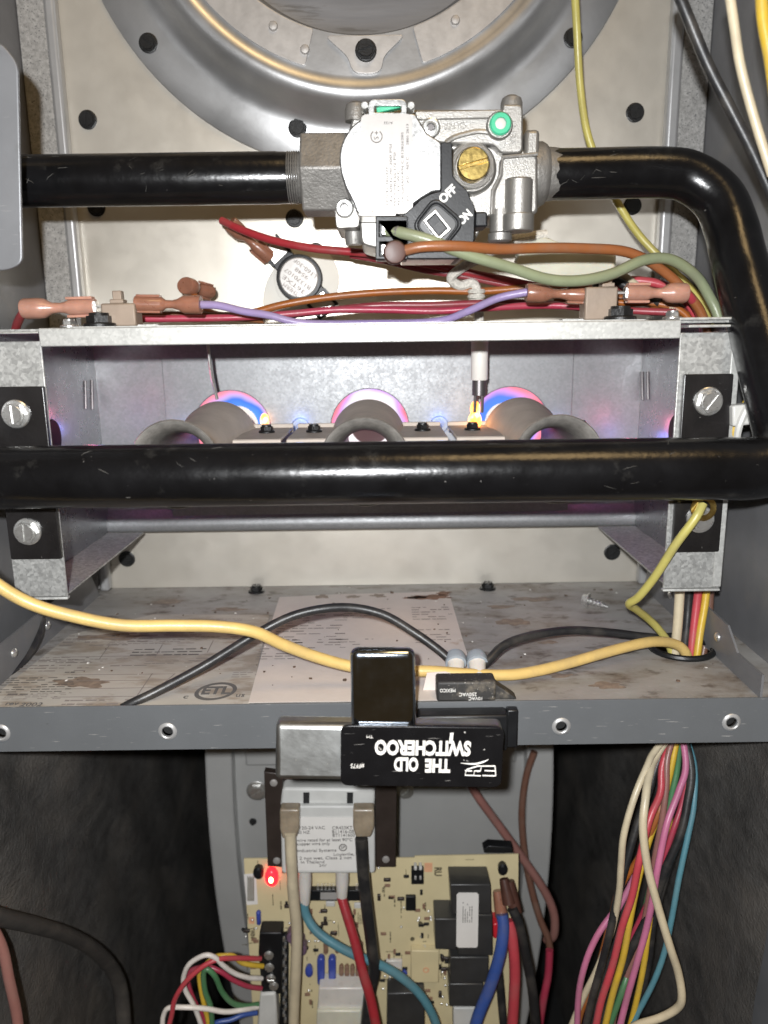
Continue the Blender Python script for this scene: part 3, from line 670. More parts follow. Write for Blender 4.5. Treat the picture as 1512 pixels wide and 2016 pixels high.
# screw tips poking through the lid
for px, Yt, l in ((103, .395, .006), (200, .415, .003), (263, .45, .004), (938, .44, .004), (1165, .42, .004), (1232, .40, .005), (1322, .385, .007)):
    p = at(px, 690, Y=Yt); mb = MB(); pr_ = []
    for i in range(7): pr_ += [(.0021*(1-.09*i), l*i/7), (.0015*(1-.09*i), l*(i+.5)/7)]
    mb.lathe(pr_+[(.0002, l*1.15)], (p.x, Yt, ZT-.0011), (0, 0, -1), 10).build('screw_tip', M['darkmetal'], bx)
for px, py, Yt in ((135, 621, .40), (1325, 606, .39)):
    p = at(px, py, Y=Yt); screw('screw', 'lidscrew', .0034, (p.x, Yt, ZT+.0012), bx, M['zinc'], normal=(0, 0, 1), h=.004)

# ================================================================== BURNERS, FLAMES
def flame_mat(name, cols, strength, sc=60, seed=0., alpha=1., soft=0., rad=None):
    """glowing gas: colour from soft noise, plus the distance from the flame's own axis (rad), fading where it is seen edge-on (soft)"""
    m = bpy.data.materials.new(name); m.use_nodes = True; nt = m.node_tree; N, L = nt.nodes, nt.links
    for n_ in list(N): N.remove(n_)
    out = N.new('ShaderNodeOutputMaterial'); em = N.new('ShaderNodeEmission'); tr = N.new('ShaderNodeBsdfTransparent'); mx = N.new('ShaderNodeMixShader')
    tc = N.new('ShaderNodeTexCoord'); no = N.new('ShaderNodeTexNoise'); no.inputs['Scale'].default_value = sc; no.inputs['Detail'].default_value = 1.5
    mp = N.new('ShaderNodeMapping'); mp.inputs['Location'].default_value = (seed, seed*.7, 0); L.new(tc.outputs['Object'], mp.inputs[0]); L.new(mp.outputs[0], no.inputs['Vector'])
    fac = no.outputs['Fac']
    if rad:
        sp_ = N.new('ShaderNodeSeparateXYZ'); L.new(tc.outputs['Object'], sp_.inputs[0])
        cb = N.new('ShaderNodeCombineXYZ'); L.new(sp_.outputs[0], cb.inputs[0]); L.new(sp_.outputs[2], cb.inputs[2])
        ln = N.new('ShaderNodeVectorMath'); ln.operation = 'LENGTH'; L.new(cb.outputs[0], ln.inputs[0])
        mr_ = N.new('ShaderNodeMapRange'); mr_.inputs['From Min'].default_value = rad[0]; mr_.inputs['From Max'].default_value = rad[1]; L.new(ln.outputs['Value'], mr_.inputs[0])
        ad = N.new('ShaderNodeMath'); ad.operation = 'MULTIPLY_ADD'; L.new(mr_.outputs[0], ad.inputs[0]); ad.inputs[1].default_value = .6
        sb = N.new('ShaderNodeMath'); sb.operation = 'MULTIPLY_ADD'; L.new(no.outputs['Fac'], sb.inputs[0]); sb.inputs[1].default_value = .45; sb.inputs[2].default_value = -.03
        L.new(sb.outputs[0], ad.inputs[2]); fac = ad.outputs[0]
    r = N.new('ShaderNodeValToRGB'); e = r.color_ramp.elements
    e[0].position, e[0].color = cols[0][0], (*cols[0][1], 1); e[1].position, e[1].color = cols[-1][0], (*cols[-1][1], 1)
    for p_, c_ in cols[1:-1]: q_ = e.new(p_); q_.color = (*c_, 1)
    L.new(fac, r.inputs[0]); L.new(r.outputs[0], em.inputs[0]); em.inputs[1].default_value = strength
    mx.inputs[0].default_value = alpha
    if soft:
        lw_ = N.new('ShaderNodeLayerWeight'); lw_.inputs[0].default_value = .5
        mr2 = N.new('ShaderNodeMapRange'); mr2.inputs['From Min'].default_value = soft; mr2.inputs['From Max'].default_value = 1; mr2.inputs['To Min'].default_value = alpha; mr2.inputs['To Max'].default_value = 0
        L.new(lw_.outputs['Facing'], mr2.inputs[0]); L.new(mr2.outputs[0], mx.inputs[0])
    L.new(tr.outputs[0], mx.inputs[1]); L.new(em.outputs[0], mx.inputs[2]); L.new(mx.outputs[0], out.inputs[0])
    return m
blue, violet, pinkf, whitef = (.10, .26, 1), (.42, .30, 1), (1, .20, .26), (1, .92, .95)
RAMP = ([(.10, (.6, .75, 1)), (.34, (.12, .33, 1)), (.52, (.08, .22, 1)), (.60, (.55, .45, 1)), (.70, (1, .32, .42)), (.90, (.85, .10, .16)), (1.0, (.25, .02, .06))],
        [(.10, whitef), (.50, whitef), (.60, (.85, .8, 1)), (.68, (.7, .4, .95)), (.78, (1, .25, .32)), (.92, (.8, .10, .15)), (1.0, (.25, .02, .06))],
        [(.10, (.6, .75, 1)), (.34, (.10, .28, 1)), (.50, (.12, .24, 1)), (.58, (.65, .35, .9)), (.68, (1, .28, .36)), (.90, (.85, .10, .16)), (1.0, (.25, .02, .06))])
FM = [flame_mat('flame_%d' % i, RAMP[i], 1.15, 40, i*.37, rad=(.008, .0275)) for i in range(3)]
orangef = flame_mat('flame_orange', [(.3, (1, .13, .02)), (.5, (1, .36, .05)), (.65, (1, .75, .25))], 6.0, 200, soft=.02)
bluef = flame_mat('flame_blue', [(.3, (.12, .28, 1)), (.7, (.5, .45, 1))], .6, 80, alpha=.35, soft=.1)
which = ('left', 'middle', 'right')
for i, x in enumerate(BURN):
    dx = (-.003, -.001, .002)[i]
    b = thing('burner', '%s burner tube of the three, dusty steel with a flared mouth' % which[i], 'burner', (x, .44, BZ), 'burners in a row in the box')
    prof = [(.0165, .470), (.0200, .4755), (.0222, .4750), (.0215, .462), (.0190, .445), (.0166, .420), (.0156, .398), (.0168, .383), (.0196, .3735), (.0212, .3695)]
    MB().lathe([(r, y-.44) for r, y in prof], (x+dx*.3, .44, BZ-.001), (0, 1, 0), 48, cap=False).build('horn', M['burner'], b)
    MB().lathe([(r, y-.44) for r, y in ((.0212, .3696), (.0218, .3680), (.0213, .3668), (.0206, .3671), (.0178, .3700), (.0155, .3750), (.0136, .384), (.0124, .400), (.0122, .47))], (x+dx*.3, .44, BZ-.001), (0, 1, 0), 48, cap=False).build('mouth', M['bell'], b)
    wl_ = x-.0438 if i else x-.030; wr_ = x+.0438 if i < 2 else x+.032
    for xa, xb in ((wl_, x-.0175), (x+.0175, wr_)):
        slab('wing', xa, xb, .418, .4752, .1180, .1196, M['burner'], b, .0006)
        slab('wing_fold', xa, xb, .4165, .4178, .1120, .1194, M['burner'], b, .0004)
        slab('wing_edge', xa, xb, .4756, .4776, .1165, .1218, M['burner'], b, .0004)
    for sx in (-1, 1):
        xs = x+sx*.0315
        screw('screw', 'wingscrew', .0036, (xs, .449, .1197), b, M['blackscrew'], normal=(0, 0, 1), rot=.3, washer=1.3, h=.0045, slot=False)
    f = thing('burner_flame', '%s blue and pink gas flame at the exchanger port' % which[i], 'flame', (x, BB, BZ), 'gas flames at the ports')
    MB().lathe([(.0281, .0035), (.0270, .0065), (.0235, .012), (.017, .018), (.009, .023), (.0005, .025)], (x, BB, BZ), (0, 1, 0), 32, cap=False).build('flame_body', FM[i], f, smooth=80)
for x, nm in ((-.054, 'between the left and middle burners'), (.0370, 'between the middle and right burners')):
    f = MB().lathe([(.0010, -.008), (.0028, -.004), (.0034, .0), (.0026, .006), (.0005, .010)], (x, BB-.004, .1175), (0, 1, 0), 16, cap=False).build('crossover_flame', bluef, None, smooth=80)
    tag(f, 'small blue crossover flame '+nm, 'flame', 'crossover flames')
    lamp('crossover_glow', 'POINT', (x, BB-.0085, .1200), .006, (.16, .32, 1), .003)
for x in (-.130, .115): lamp('flame_glow', 'POINT', (x, BB-.010, .115), .005, (.35, .42, 1), .004)
for X, px, py, sx in ((BXL, 112, 805, 1), (BXR, 1300, 825, -1)):
    q = at(px, py, X=X)
    lamp('flame_glow', 'POINT', (X+sx*.016, q.y+.006, q.z-.004), .012, (1, .20, .36), .004)  # added lamp with no flame here, tints the side wall pink
    lamp('flame_glow', 'POINT', (X+sx*.014, q.y+.022, q.z-.014), .0045, (.22, .28, 1), .004)  # added lamp with no flame here, bluish tint beside the pink
p = at(935, 812, Y=.468)
def ball(r, h, n=9): return [(max(.0002, r*math.sin(math.pi*i/n)), -h*math.cos(math.pi*i/n)) for i in range(n+1)]
of = MB().lathe(ball(.0042, .0058), p+Vector((0, 0, -.0050)), (0, 0, 1), 20, cap=False).lathe(ball(.0031, .0050), p+Vector((.0002, .001, .0020)), (0, 0, 1), 20, cap=False).build('igniter_flame', orangef, None, smooth=80)
tag(of, 'bright orange flame tip at the igniter beside the right burner', 'flame')
p = at(521, 828, Y=.502)
of = MB().lathe(ball(.0030, .0048), p, (0, 0, 1), 16, cap=False).build('orange_flame_tip', orangef, None, smooth=80)
tag(of, 'small orange flame lick at the right edge of the left port', 'flame')
# igniter and flame sensor
p = at(944, 712, Y=.465); ig = thing('igniter', 'white ceramic igniter hanging from the lid of the burner box', 'igniter', (p.x, .465, ZT))
MB().lathe([(.0046, -.0105), (.0050, -.0098), (.0050, .012), (.0058, .0125), (.0058, .016)], (p.x, .465, .1578), (0, 0, 1), 28).build('ceramic', M['ceramic'], ig)
MB().lathe([(.0042, -.006), (.0042, .004)], (p.x, .465, .155-.0105), (0, 0, 1), 20).build('lower_collar', M['darkmetal'], ig).hide_render = False
for dx in (-.0018, .0022):
    MB().tube([(p.x+dx, .465, .148), (p.x+dx*1.1-.0004, .466, .128)], .0010, 8, smoothpath=False).build('element_pin', M['darkmetal'], ig)
p = at(408, 690, Y=.455); fs = thing('flame_sensor', 'thin flame sensor rod hanging over the left burner', 'flame sensor', (p.x, .455, ZT))
MB().lathe([(.0036, 0), (.0036, .006)], (p.x, .455, ZT-.0085), (0, 0, 1), 20).build('ceramic', M['bell'], fs)
MB().tube([(p.x+.0004, .455, ZT-.004), (p.x+.0012, .456, .155), (p.x+.0030, .460, .1385)], .0010, 10, 4).build('rod', M['zinc'], fs)

# ================================================================== ROLLOUT SWITCHES on the lid
def spade(parent, a, b, r, m, name='terminal_sleeve', prof=None):
    """insulated spade terminal: wide wire end at a, crimp waist, flat socket at b"""
    a, b = Vector(a), Vector(b); d = b-a
    prof = prof or ((0, .92), (.03, 1.0), (.22, 1.0), (.30, .92), (.40, .52), (.52, .47), (.60, .60), (.66, .78), (1.0, .80))
    mb = MB(); mb.lathe([(r*k, d.length*t) for t, k in prof], a, d, 20, sq=.82)
    o_ = mb.build(name, m, parent, smooth=40)
    if len(prof) > 5:
        dn = d.normalized(); n_ = Vector((0, 1, 0)); w_ = dn.cross(n_).normalized(); n_ = w_.cross(dn)
        for s_ in (-1, 1):
            MB().obox(a+d*.80+w_*s_*r*.70, dn, n_, w_, d.length*.36, r*.9, r*.22).build('crimp_seam', m, parent, bevel=.0003)
        MB().obox(a+d*1.0, dn, n_, w_, d.length*.06, r*.7, r*.9).build('socket', M['tin'], parent, bevel=.0003)
    return o_
def rollout(label, body, btn, scr, left, right, Yb, mL, mR):
    c0 = at((body[0]+body[2])/2, body[3], Y=Yb)
    o = thing('rollout_switch', label, 'limit switch', (c0.x, Yb, ZT), 'rollout switches on the burner box lid')
    x0, x1 = at(body[0], 600, Y=Yb-.006).x, at(body[2], 600, Y=Yb-.006).x; zt = at(600, body[1], Y=Yb-.006).z
    MB().box(x0, x1, Yb-.006, Yb+.006, ZT+.0012, zt).build('body', M['tan'], o, bevel=.0009)
    bx0, bx1 = at(btn[0], 580, Y=Yb-.002).x, at(btn[1], 580, Y=Yb-.002).x
    MB().box(bx0, bx1, Yb-.0025, Yb+.0025, zt, zt+.0062).build('reset_button', M['tan'], o, bevel=.0005)
    MB().box(bx0-.0012, bx1+.001, Yb-.0035, Yb+.0035, zt, zt+.0020).build('button_collar', M['tan'], o, bevel=.0004)
    MB().box(x0-.010, x1+.010, Yb-.003, Yb+.006, ZT+.0011, ZT+.0020).build('mounting_ear', M['galv'], o)
    p = at(*scr, Y=Yb-.008); screw('screw', 'rollscrew', .0062, (p.x, Yb-.008, ZT+.0012), o, M['blackscrew'], normal=(0, 0, 1), rot=.5, washer=1.25, h=.0065, slot=False)
    for (pa, pb, m_), sx in ((left, -1), (right, 1)):
        a = at(*pa, Y=Yb); b = at(*pb, Y=Yb)
        e = x0 if sx < 0 else x1
        MB().box(min(e, b.x), max(e, b.x), Yb-.0028, Yb+.0028, b.z-.0005, b.z+.0005).build('terminal_tab', M['tin'], o)
    return o
Yr = .400
rollout('tan limit switch at the left end of the burner box lid', (197, 592, 265, 632), (221, 239), (195, 622), ((47, 608), (188, 604), 0), ((395, 600), (268, 598), 0), Yr, 0, 0)
rollout('tan limit switch at the right end of the burner box lid', (1152, 572, 1216, 615), (1188, 1204), (1222, 602), ((1035, 576), (1165, 581), 0), ((1350, 577), (1232, 577), 0), Yr, 0, 0)

# ================================================================== LIMIT THERMOSTAT on the panel
p0 = at(590, 548, Y=.522); ts = thing('limit_thermostat', 'round disc thermostat with grey cap on white gasket', 'thermostat', (p0.x, .522, p0.z))
k = mpp(p0)
g1 = roundpoly(loopx([(516, 615), (520, 560), (560, 495), (600, 484), (650, 500), (660, 520), (656, 622)], .528), .008, 5)
plate('gasket', [g1], .5278, .5298, M['foam'], ts, .0006)
MB().lathe([(.0215, 0), (.0215, .0015), (.020, .002)], (p0.x+.004, .5276, p0.z), (0, -1, 0), 40).build('mounting_ring', M['foam'], ts)
MB().lathe([(45*k, -.006), (45*k, .003), (43*k, .0042), (38.5*k, .0044)], p0, (0, -1, 0), 44).build('housing', M['blackpl'], ts)
MB().lathe([(38*k, .002), (38*k, .0050), (36*k, .0057)], p0, (0, -1, 0), 44).build('cap', M['vlabel'], ts)
tdir = Vector((-.66, 0, .75)).normalized(); tn = Vector((-tdir.z, 0, tdir.x))
for s_ in (1, -1):
    MB().obox(p0+tdir*s_*55*k, tdir, Vector((0, 1, 0)), tn, 62*k, .006, 46*k).build('arm', M['blackpl'], ts, bevel=.0006)
    MB().obox(p0+tdir*s_*66*k+Vector((0, -.004, 0)), tdir, Vector((0, 1, 0)), tn, 34*k, .0018, 36*k).build('terminal_tab', M['tin'], ts, bevel=.0004)
    for q in (1, -1):
        MB().obox(p0+tdir*s_*68*k+tn*q*22*k+Vector((0, -.004, 0)), tdir, Vector((0, 1, 0)), tn, 40*k, .004, 5*k).build('arm_rail', M['blackpl'], ts)
for t, dy, w_ in (('L160-30F', 22, 52), ('9548', 10, 30), ('B1370107', -3, 60), ('36TXE', -16, 52), ('THERM', -27, 34)):
    fr = inplane(-38+180)
    txt(t, p0+Vector((0, -.00575, 0))-fr[1]*dy*k+fr[0]*0, 11*k, ts, M['inkpink'], fr, width=w_*k)

# ================================================================== WIRES above the box
GRP_UP = 'wires above the burner box'
def wire(label, pts, wpx, col, group=None, name='wire', seg=10, extra=None):
    P = wire_path(pts) if not isinstance(pts[0], Vector) else pts
    rw = random.Random(label)
    P = [P[0]]+[p+Vector((rw.uniform(-1, 1), rw.uniform(-1, 1), rw.uniform(-1, 1)))*.0005 for p in P[1:-1]]+[P[-1]]
    r = wpx/2*mpp(P[len(P)//2])
    if extra:
        o = thing(name, label, 'wire', P[0], group)
        MB().tube(P, r, seg, 7).build('insulation', WIRE[col], o, smooth=60)
        return o
    o = MB().tube(P, r, seg, 7).build(name, WIRE[col], None, smooth=60)
    return tag(o, label, 'wire', group)
wire('olive yellow wire running down the right of the panel behind the pipe', [(1130, -40, .46), (1136, 60, .47), (1142, 170, .475), (1158, 265, .475), (1190, 350, .475), (1222, 412, .475), (1262, 465, .47), (1310, 520, .465), (1362, 572, .455), (1400, 622, .445), (1425, 690, .43), (1440, 800, .42)], 15, 'olive')
wire('black wire slanting across the upper right corner', [(1325, -40, .36), (1352, 30, .36), (1395, 125, .36), (1440, 215, .36), (1485, 310, .36), (1530, 410, .36)], 22, 'black')
wire('cream wire hanging in the upper right corner', [(1432, -40, .345), (1444, 50, .345), (1460, 130, .345), (1484, 230, .345), (1520, 345, .345)], 19, 'cream')
wire('thick yellow wire at the top right edge', [(1498, -40, .335), (1505, 40, .335), (1514, 120, .335), (1530, 220, .335)], 24, 'yellow')
o = wire('red wire from the thermostat passing under the gas valve', [(436, 434, .492), (480, 454, .484), (540, 476, .476), (620, 491, .470), (720, 499, .466), (800, 512, .464), (880, 527, .464), (970, 546, .464), (1080, 566, .468), (1180, 562, .466), (1260, 566, .455), (1322, 580, .445), (1362, 605, .437), (1385, 650, .430)], 16, 'red', extra=1)
spade(o, at(452, 440, Y=.505), at(530, 508, Y=.519), .0062, M['nylon'])
o = wire('sage green wire from the valve terminal drooping to the right', [(762, 454, .3755), (800, 460, .372), (850, 473, .370), (920, 500, .372), (1000, 527, .376), (1075, 548, .380), (1140, 553, .384), (1205, 538, .388), (1265, 514, .394), (1320, 512, .400), (1366, 542, .405), (1398, 585, .408), (1414, 630, .408), (1424, 700, .407), (1432, 820, .405)], 22, 'sage', extra=1)
spade(o, at(790, 458, Y=.3735), at(765, 454, Y=.377), .0040, M['tin'], prof=((0, .8), (.1, 1), (1, 1)))
o = wire('copper orange wire from the valve terminal to the right bundle', [(785, 497, .371), (830, 487, .368), (900, 486, .370), (980, 491, .376), (1060, 487, .382), (1150, 487, .388), (1235, 498, .394), (1300, 530, .400), (1348, 572, .404), (1382, 622, .406), (1400, 700, .406), (1412, 800, .404)], 20, 'copper', extra=1)
MB().lathe([(.0040, -.004), (.0053, .0), (.0053, .0060), (.0047, .0072), (.0036, .0074)], at(776, 498, Y=.3745), (0.05, -1, -.05), 24).build('terminal_boot', M['browncap'], o)
wire('orange wire lying behind the lid rising to the middle', [(370, 560, .49), (395, 600, .475), (430, 620, .462), (490, 617, .458), (560, 600, .462), (650, 584, .465), (750, 576, .467), (850, 573, .467), (950, 572, .466), (1050, 566, .463), (1140, 572, .456), (1240, 592, .445), (1310, 604, .436), (1355, 622, .430)], 15, 'orange')
o = thing('wire_terminal', 'amber insulated terminal standing behind the left limit switch', 'terminal', at(380, 590, Y=.492))
spade(o, at(364, 562, Y=.478), at(412, 575, Y=.500), .0062, M['nylon'])
o = wire('lavender wire linking the two limit switches along the lid', [at(392, 600, Y=.40), at(430, 603, Y=.404), at(480, 612, Y=.410), at(530, 622, Y=.416), Vector((at(600, 630, Y=.42).x, .420, .1806)), Vector((at(740, 630, Y=.42).x, .421, .1802)), Vector((at(860, 630, Y=.418).x, .418, .1808)), at(920, 612, Y=.411), at(980, 589, Y=.404), at(1038, 575, Y=.40)], 15, 'lav', extra=1)
spade(o, at(396, 600, Y=.40), at(268, 598, Y=.40), .0055, M['nylon'], prof=((0, 1), (.26, 1), (.36, .6), (.44, .45), (.54, .45), (.60, .78), (1, .85)))
spade(o, at(1036, 576, Y=.40), at(1165, 581, Y=.40), .0056, M['nylon'])
o = wire('red wire at the left limit switch dropping behind the box corner', [(60, 606, .40), (48, 614, .401), (38, 628, .408), (32, 650, .42), (30, 690, .43)], 17, 'red', extra=1)
spade(o, at(46, 608, Y=.40), at(188, 604, Y=.40), .0062, M['nylonpink'])
o = wire('red wire at the right limit switch joining the bundle', [(1340, 577, .40), (1355, 582, .402), (1372, 602, .408), (1384, 632, .412), (1392, 690, .415)], 17, 'pinkred', extra=1)
spade(o, at(1351, 577, Y=.40), at(1232, 577, Y=.40), .0060, M['nylonpink'])
wire('dark red wire behind the lid centre', [(560, 622, .452), (640, 612, .450), (740, 603, .448), (850, 600, .447), (960, 597, .447), (1060, 596, .446), (1150, 606, .442), (1250, 612, .432), (1330, 615, .424)], 14, 'darkred')
wire('rosy red wire lying low behind the lid', [(260, 628, .43), (360, 628, .432), (460, 626, .434), (560, 620, .436), (660, 612, .437), (760, 611, .437), (860, 612, .436), (960, 606, .435), (1050, 600, .435), (1130, 604, .433), (1220, 612, .426)], 14, 'crimson')
wire('brown orange wire tucked along the left of the lid', [(262, 624, .445), (330, 622, .447), (400, 621, .448), (470, 624, .447), (520, 630, .445)], 15, 'copper')
wire('bright red wire arching into the right bundle', [(1180, 556, .455), (1240, 552, .450), (1300, 562, .443), (1345, 588, .436), (1372, 622, .430), (1385, 680, .425)], 18, 'pinkred')
wire('short cream wire behind the right limit switch', [(1195, 545, .452), (1222, 540, .450), (1262, 566, .442), (1305, 592, .434), (1330, 618, .428)], 14, 'cream')
wire('short black wire behind the right limit switch', [(1140, 588, .446), (1180, 560, .446), (1205, 551, .446), (1250, 575, .440), (1300, 596, .432)], 17, 'black')
# braided igniter lead and milky nylon plug
o = thing('igniter_lead', 'white braided igniter lead looping under the gas valve', 'wire', at(960, 600, Y=.462))
MB().tube(wire_path([(1075, 462, .455), (1030, 468, .452), (990, 480, .452), (950, 505, .455), (905, 530, .458), (888, 548, .462), (905, 562, .465), (930, 558, .466), (940, 575, .466), (942, 600, .466), (944, 640, .466)]), .0028, 10, 7).build('braid', M['braid'], o)
for d in (-.006, .0, .006):
    pass
q = at(938, 578, Y=.465)
for i in range(4): MB().lathe([(.0046, 0), (.0054, .0012), (.0046, .0024)], (q.x, .465, q.z-.0028*i), (0, 0, 1), 18).build('strain_ring', M['braid'], o)
o = thing('nylon_plug', 'milky nylon plug housing behind the orange and green wires', 'connector', at(1120, 520, Y=.47))
plate('shell', [roundpoly(loopx([(1032, 455), (1120, 488), (1205, 505), (1205, 535), (1130, 560), (1060, 540), (1010, 525)], .458), .002)], .452, .462, M['bag'], o, .0012)
MB().obox(at(1170, 525, Y=.466), (1, 0, 0), (0, 1, 0), (0, 0, 1), .022, .010, .012).build('latch', M['bag'], o, bevel=.001)
# cable tie clip at the right edge
c0 = at(1470, 815, Y=.372); o = thing('cable_clip', 'white nylon cable clip beside the right bracket', 'cable clip', c0)
MB().obox(c0+Vector((-.002, 0, 0)), (1, 0, .1), (0, 1, 0), (-.1, 0, 1), .0125, .008, .010).build('head', M['white'], o, bevel=.001)
MB().obox(c0+Vector((.0085, .0, -.004)), Vector((.75, 0, -.65)).normalized(), (0, 1, 0), Vector((.65, 0, .75)).normalized(), .012, .006, .006).build('tail', M['white'], o, bevel=.0008)
MB().tube(wire_path([(1472, 800, .366), (1455, 840, .366), (1448, 885, .37)]), .0017, 8).build('strap', M['white'], o)
wire('yellow wire held by the white cable clip', [(1500, 700, .40), (1480, 760, .38), (1462, 805, .375), (1445, 850, .375), (1438, 900, .378), (1420, 1000, .385)], 14, 'yellow')

# ================================================================== PAPERS on the deck
def fz(px, py, z=0.): return at(px, py, Z=z)
lab = sheet('rating_label', [[(-.1970, YL+.002), (-.0662, YL+.002), (-.0745, .470), (-.150, .474), (-.190, .44)]], .0001, .0003, M['label'])
tag(lab, 'stained printed rating label lying on the left of the deck', 'label')
def shear(k):        # letters follow the label's own slant on the deck
    return (Vector((1, 0, 0)), Vector((k, 1, 0)))
e = fz(425, 1362); ez = .00045
mk = []
def ell(cx, cy, a, b, n=40, sk=.12): return [(cx+a*math.cos(2*math.pi*i/n)+sk*b*math.sin(2*math.pi*i/n), cy+b*math.sin(2*math.pi*i/n)) for i in range(n)]
sheet('mark_ring', [ell(e.x, e.y, .0102, .0102), ell(e.x, e.y, .0082, .0078)], .00035, .00042, M['inkmark'], lab)
txt('ETL', (e.x, e.y+.0002, ez), .0118, lab, M['inkmark'], FLOOR, fat=.0004, width=.0142)
txt('us', (e.x+.0132, e.y-.005, ez), .0062, lab, M['inkmark'], FLOOR, width=.0042)
txt('c', (e.x-.0135, e.y-.006, ez), .0062, lab, M['inkmark'], FLOOR)
q = fz(62, 1389); txt('2002', (q.x, q.y, ez), .0052, lab, M['inkmark'], FLOOR, width=.0105)
q = fz(12, 1387); txt('rev', (q.x+.003, q.y, ez), .0052, lab, M['inkmark'], FLOOR, width=.006)
for i, (px, py, w, h, rows, sd) in enumerate(((60, 1352, .040, .022, 8, 1), (185, 1384, .030, .008, 2, 2), (250, 1312, .018, .004, 1, 3), (150, 1325, .012, .004, 1, 4), (90, 1312, .044, .018, 5, 5), (330, 1285, .040, .012, 3, 6), (210, 1262, .05, .02, 4, 7), (420, 1300, .02, .008, 2, 8), (300, 1245, .045, .016, 4, 9))):
    q = fz(px, py); prints('small_print', (q.x, q.y, .0004), FLOOR, w, h, rows, M['inkgrey'] if i in (0, 3, 5) else M['inkpink'], lab, seed=sd, lh=.38)
for (pa, pb) in (((140, 1330), (345, 1328)), ((125, 1342), (330, 1340)), ((110, 1358), (315, 1355)), ((100, 1374), (300, 1372)), ((300, 1327), (268, 1374)), ((345, 1327), (318, 1350)), ((215, 1272), (195, 1300)), ((320, 1270), (305, 1296)), ((420, 1262), (408, 1286)), ((120, 1295), (420, 1290))):
    a, b = fz(*pa), fz(*pb); d = (b-a).normalized(); s_ = Vector((-d.y, d.x, 0))*.0003
    MB().add([(v.x, v.y, .0004) for v in (a-s_, b-s_, b+s_, a+s_)], [(0, 1, 2, 3)]).build('ruled_line', M['inkpink'], lab, smooth=0)
pap = sheet('paper_sheet', [[(-.0668, YL+.003), (.0460, YL+.003), (.0448, .420), (.0440, .5115), (.020, .5098), (-.030, .5085), (-.0722, .5035), (-.070, .42)]], .0006, .0008, M['paper'])
tag(pap, 'pinkish printed paper sheet lying in the middle of the deck', 'paper')
for px, py, w, h, rows, sd in ((610, 1240, .040, .05, 11, 11), (560, 1290, .030, .018, 5, 15), (650, 1270, .045, .016, 4, 16), (845, 1210, .022, .026, 6, 12), (850, 1255, .020, .024, 6, 13), (720, 1210, .028, .02, 5, 14)):
    q = fz(px, py); prints('small_print', (q.x, q.y, .00092), FLOOR, w, h, rows, M['inkpink'], pap, seed=sd, dens=.6, lh=.34)

# ================================================================== WIRES on the deck
o = wire('buff yellow wire sweeping across in front of the deck', [(-60, 1105, .322), (0, 1152, .325), (60, 1188, .328), (140, 1214, .331), (240, 1229, .334), (340, 1232, .337), (430, 1234, .340), (500, 1246, .344), (560, 1272, .349), (630, 1297, .354), (700, 1313, .358), (770, 1320, .360), (850, 1322, .361), (920, 1327, .362), (1000, 1329, .364), (1060, 1322, .367), (1130, 1302, .374), (1210, 1277, .384), (1280, 1264, .394), (1325, 1266, .401), (1348, 1285, .403), (1356, 1320, .403), (1358, 1400, .405)], 22.5, 'buff', seg=14)
wire('black wire arching over the paper to the door switch', [(205, 1412, .3466), (232, 1398, .3466), (262, 1384, .3470), (305, 1362, .3508), (400, 1311, .362), (500, 1251, .370), (575, 1213, .375), (640, 1196, .379), (700, 1196, .381), (755, 1213, .381), (810, 1243, .379), (860, 1278, .375), (900, 1312, .371)], 18, 'black', seg=12)
wire('short black wire from the door switch to the grommet', [(940, 1318, .370), (962, 1297, .373), (995, 1270, .380), (1050, 1251, .389), (1120, 1243, .398), (1190, 1245, .405), (1255, 1252, .409), (1310, 1262, .412), (1340, 1290, .412), (1348, 1340, .411)], 17, 'black', seg=12)
wire('black wire along the left wall under the box bracket', [(84, 1150, .435), (80, 1220, .425), (74, 1258, .416), (50, 1298, .400), (10, 1338, .381), (-40, 1385, .364)], 18, 'black')
o = wire('olive ground wire with ring terminal on the lower right screw', [(1384, 992, .3645), (1366, 1020, .3625), (1330, 1075, .366), (1290, 1135, .374), (1258, 1175, .382), (1240, 1190, .388), (1252, 1200, .396), (1275, 1218, .405), (1298, 1240, .409), (1318, 1268, .410), (1330, 1310, .409), (1335, 1360, .409)], 16, 'olive', extra=1)
MB().lathe([(.0036, 0), (.0062, 0), (.0062, .0009), (.0036, .0009)], at(1384, 1000, Y=.3655), (0, -1, .1), 24, cap=False).build('ring_terminal', M['brass'], o)
for lbl, pts, w, c in (
    ('cream wire dropping from the box into the grommet', [(1340, 1120, .412), (1337, 1180, .411), (1332, 1240, .410), (1327, 1300, .409), (1322, 1360, .409)], 19, 'cream'),
    ('black wire dropping beside the cream one into the grommet', [(1360, 1120, .417), (1356, 1180, .417), (1350, 1240, .415), (1345, 1300, .412), (1340, 1360, .411)], 17, 'black'),
    ('rosy wire dropping into the grommet between black and yellow', [(1380, 1120, .413), (1374, 1180, .412), (1366, 1240, .410), (1358, 1300, .407), (1352, 1360, .407)], 16, 'pinkred'),
    ('mustard wire at the right of the bundle entering the grommet', [(1394, 1120, .413), (1389, 1180, .411), (1380, 1240, .408), (1370, 1300, .404), (1364, 1360, .404)], 15, 'yellow'),
    ('brown wire behind the mustard one entering the grommet', [(1402, 1120, .420), (1398, 1180, .419), (1392, 1240, .416), (1380, 1300, .412), (1372, 1360, .41)], 15, 'brown')):
    wire(lbl, pts, w, c, 'wires entering the grommet')

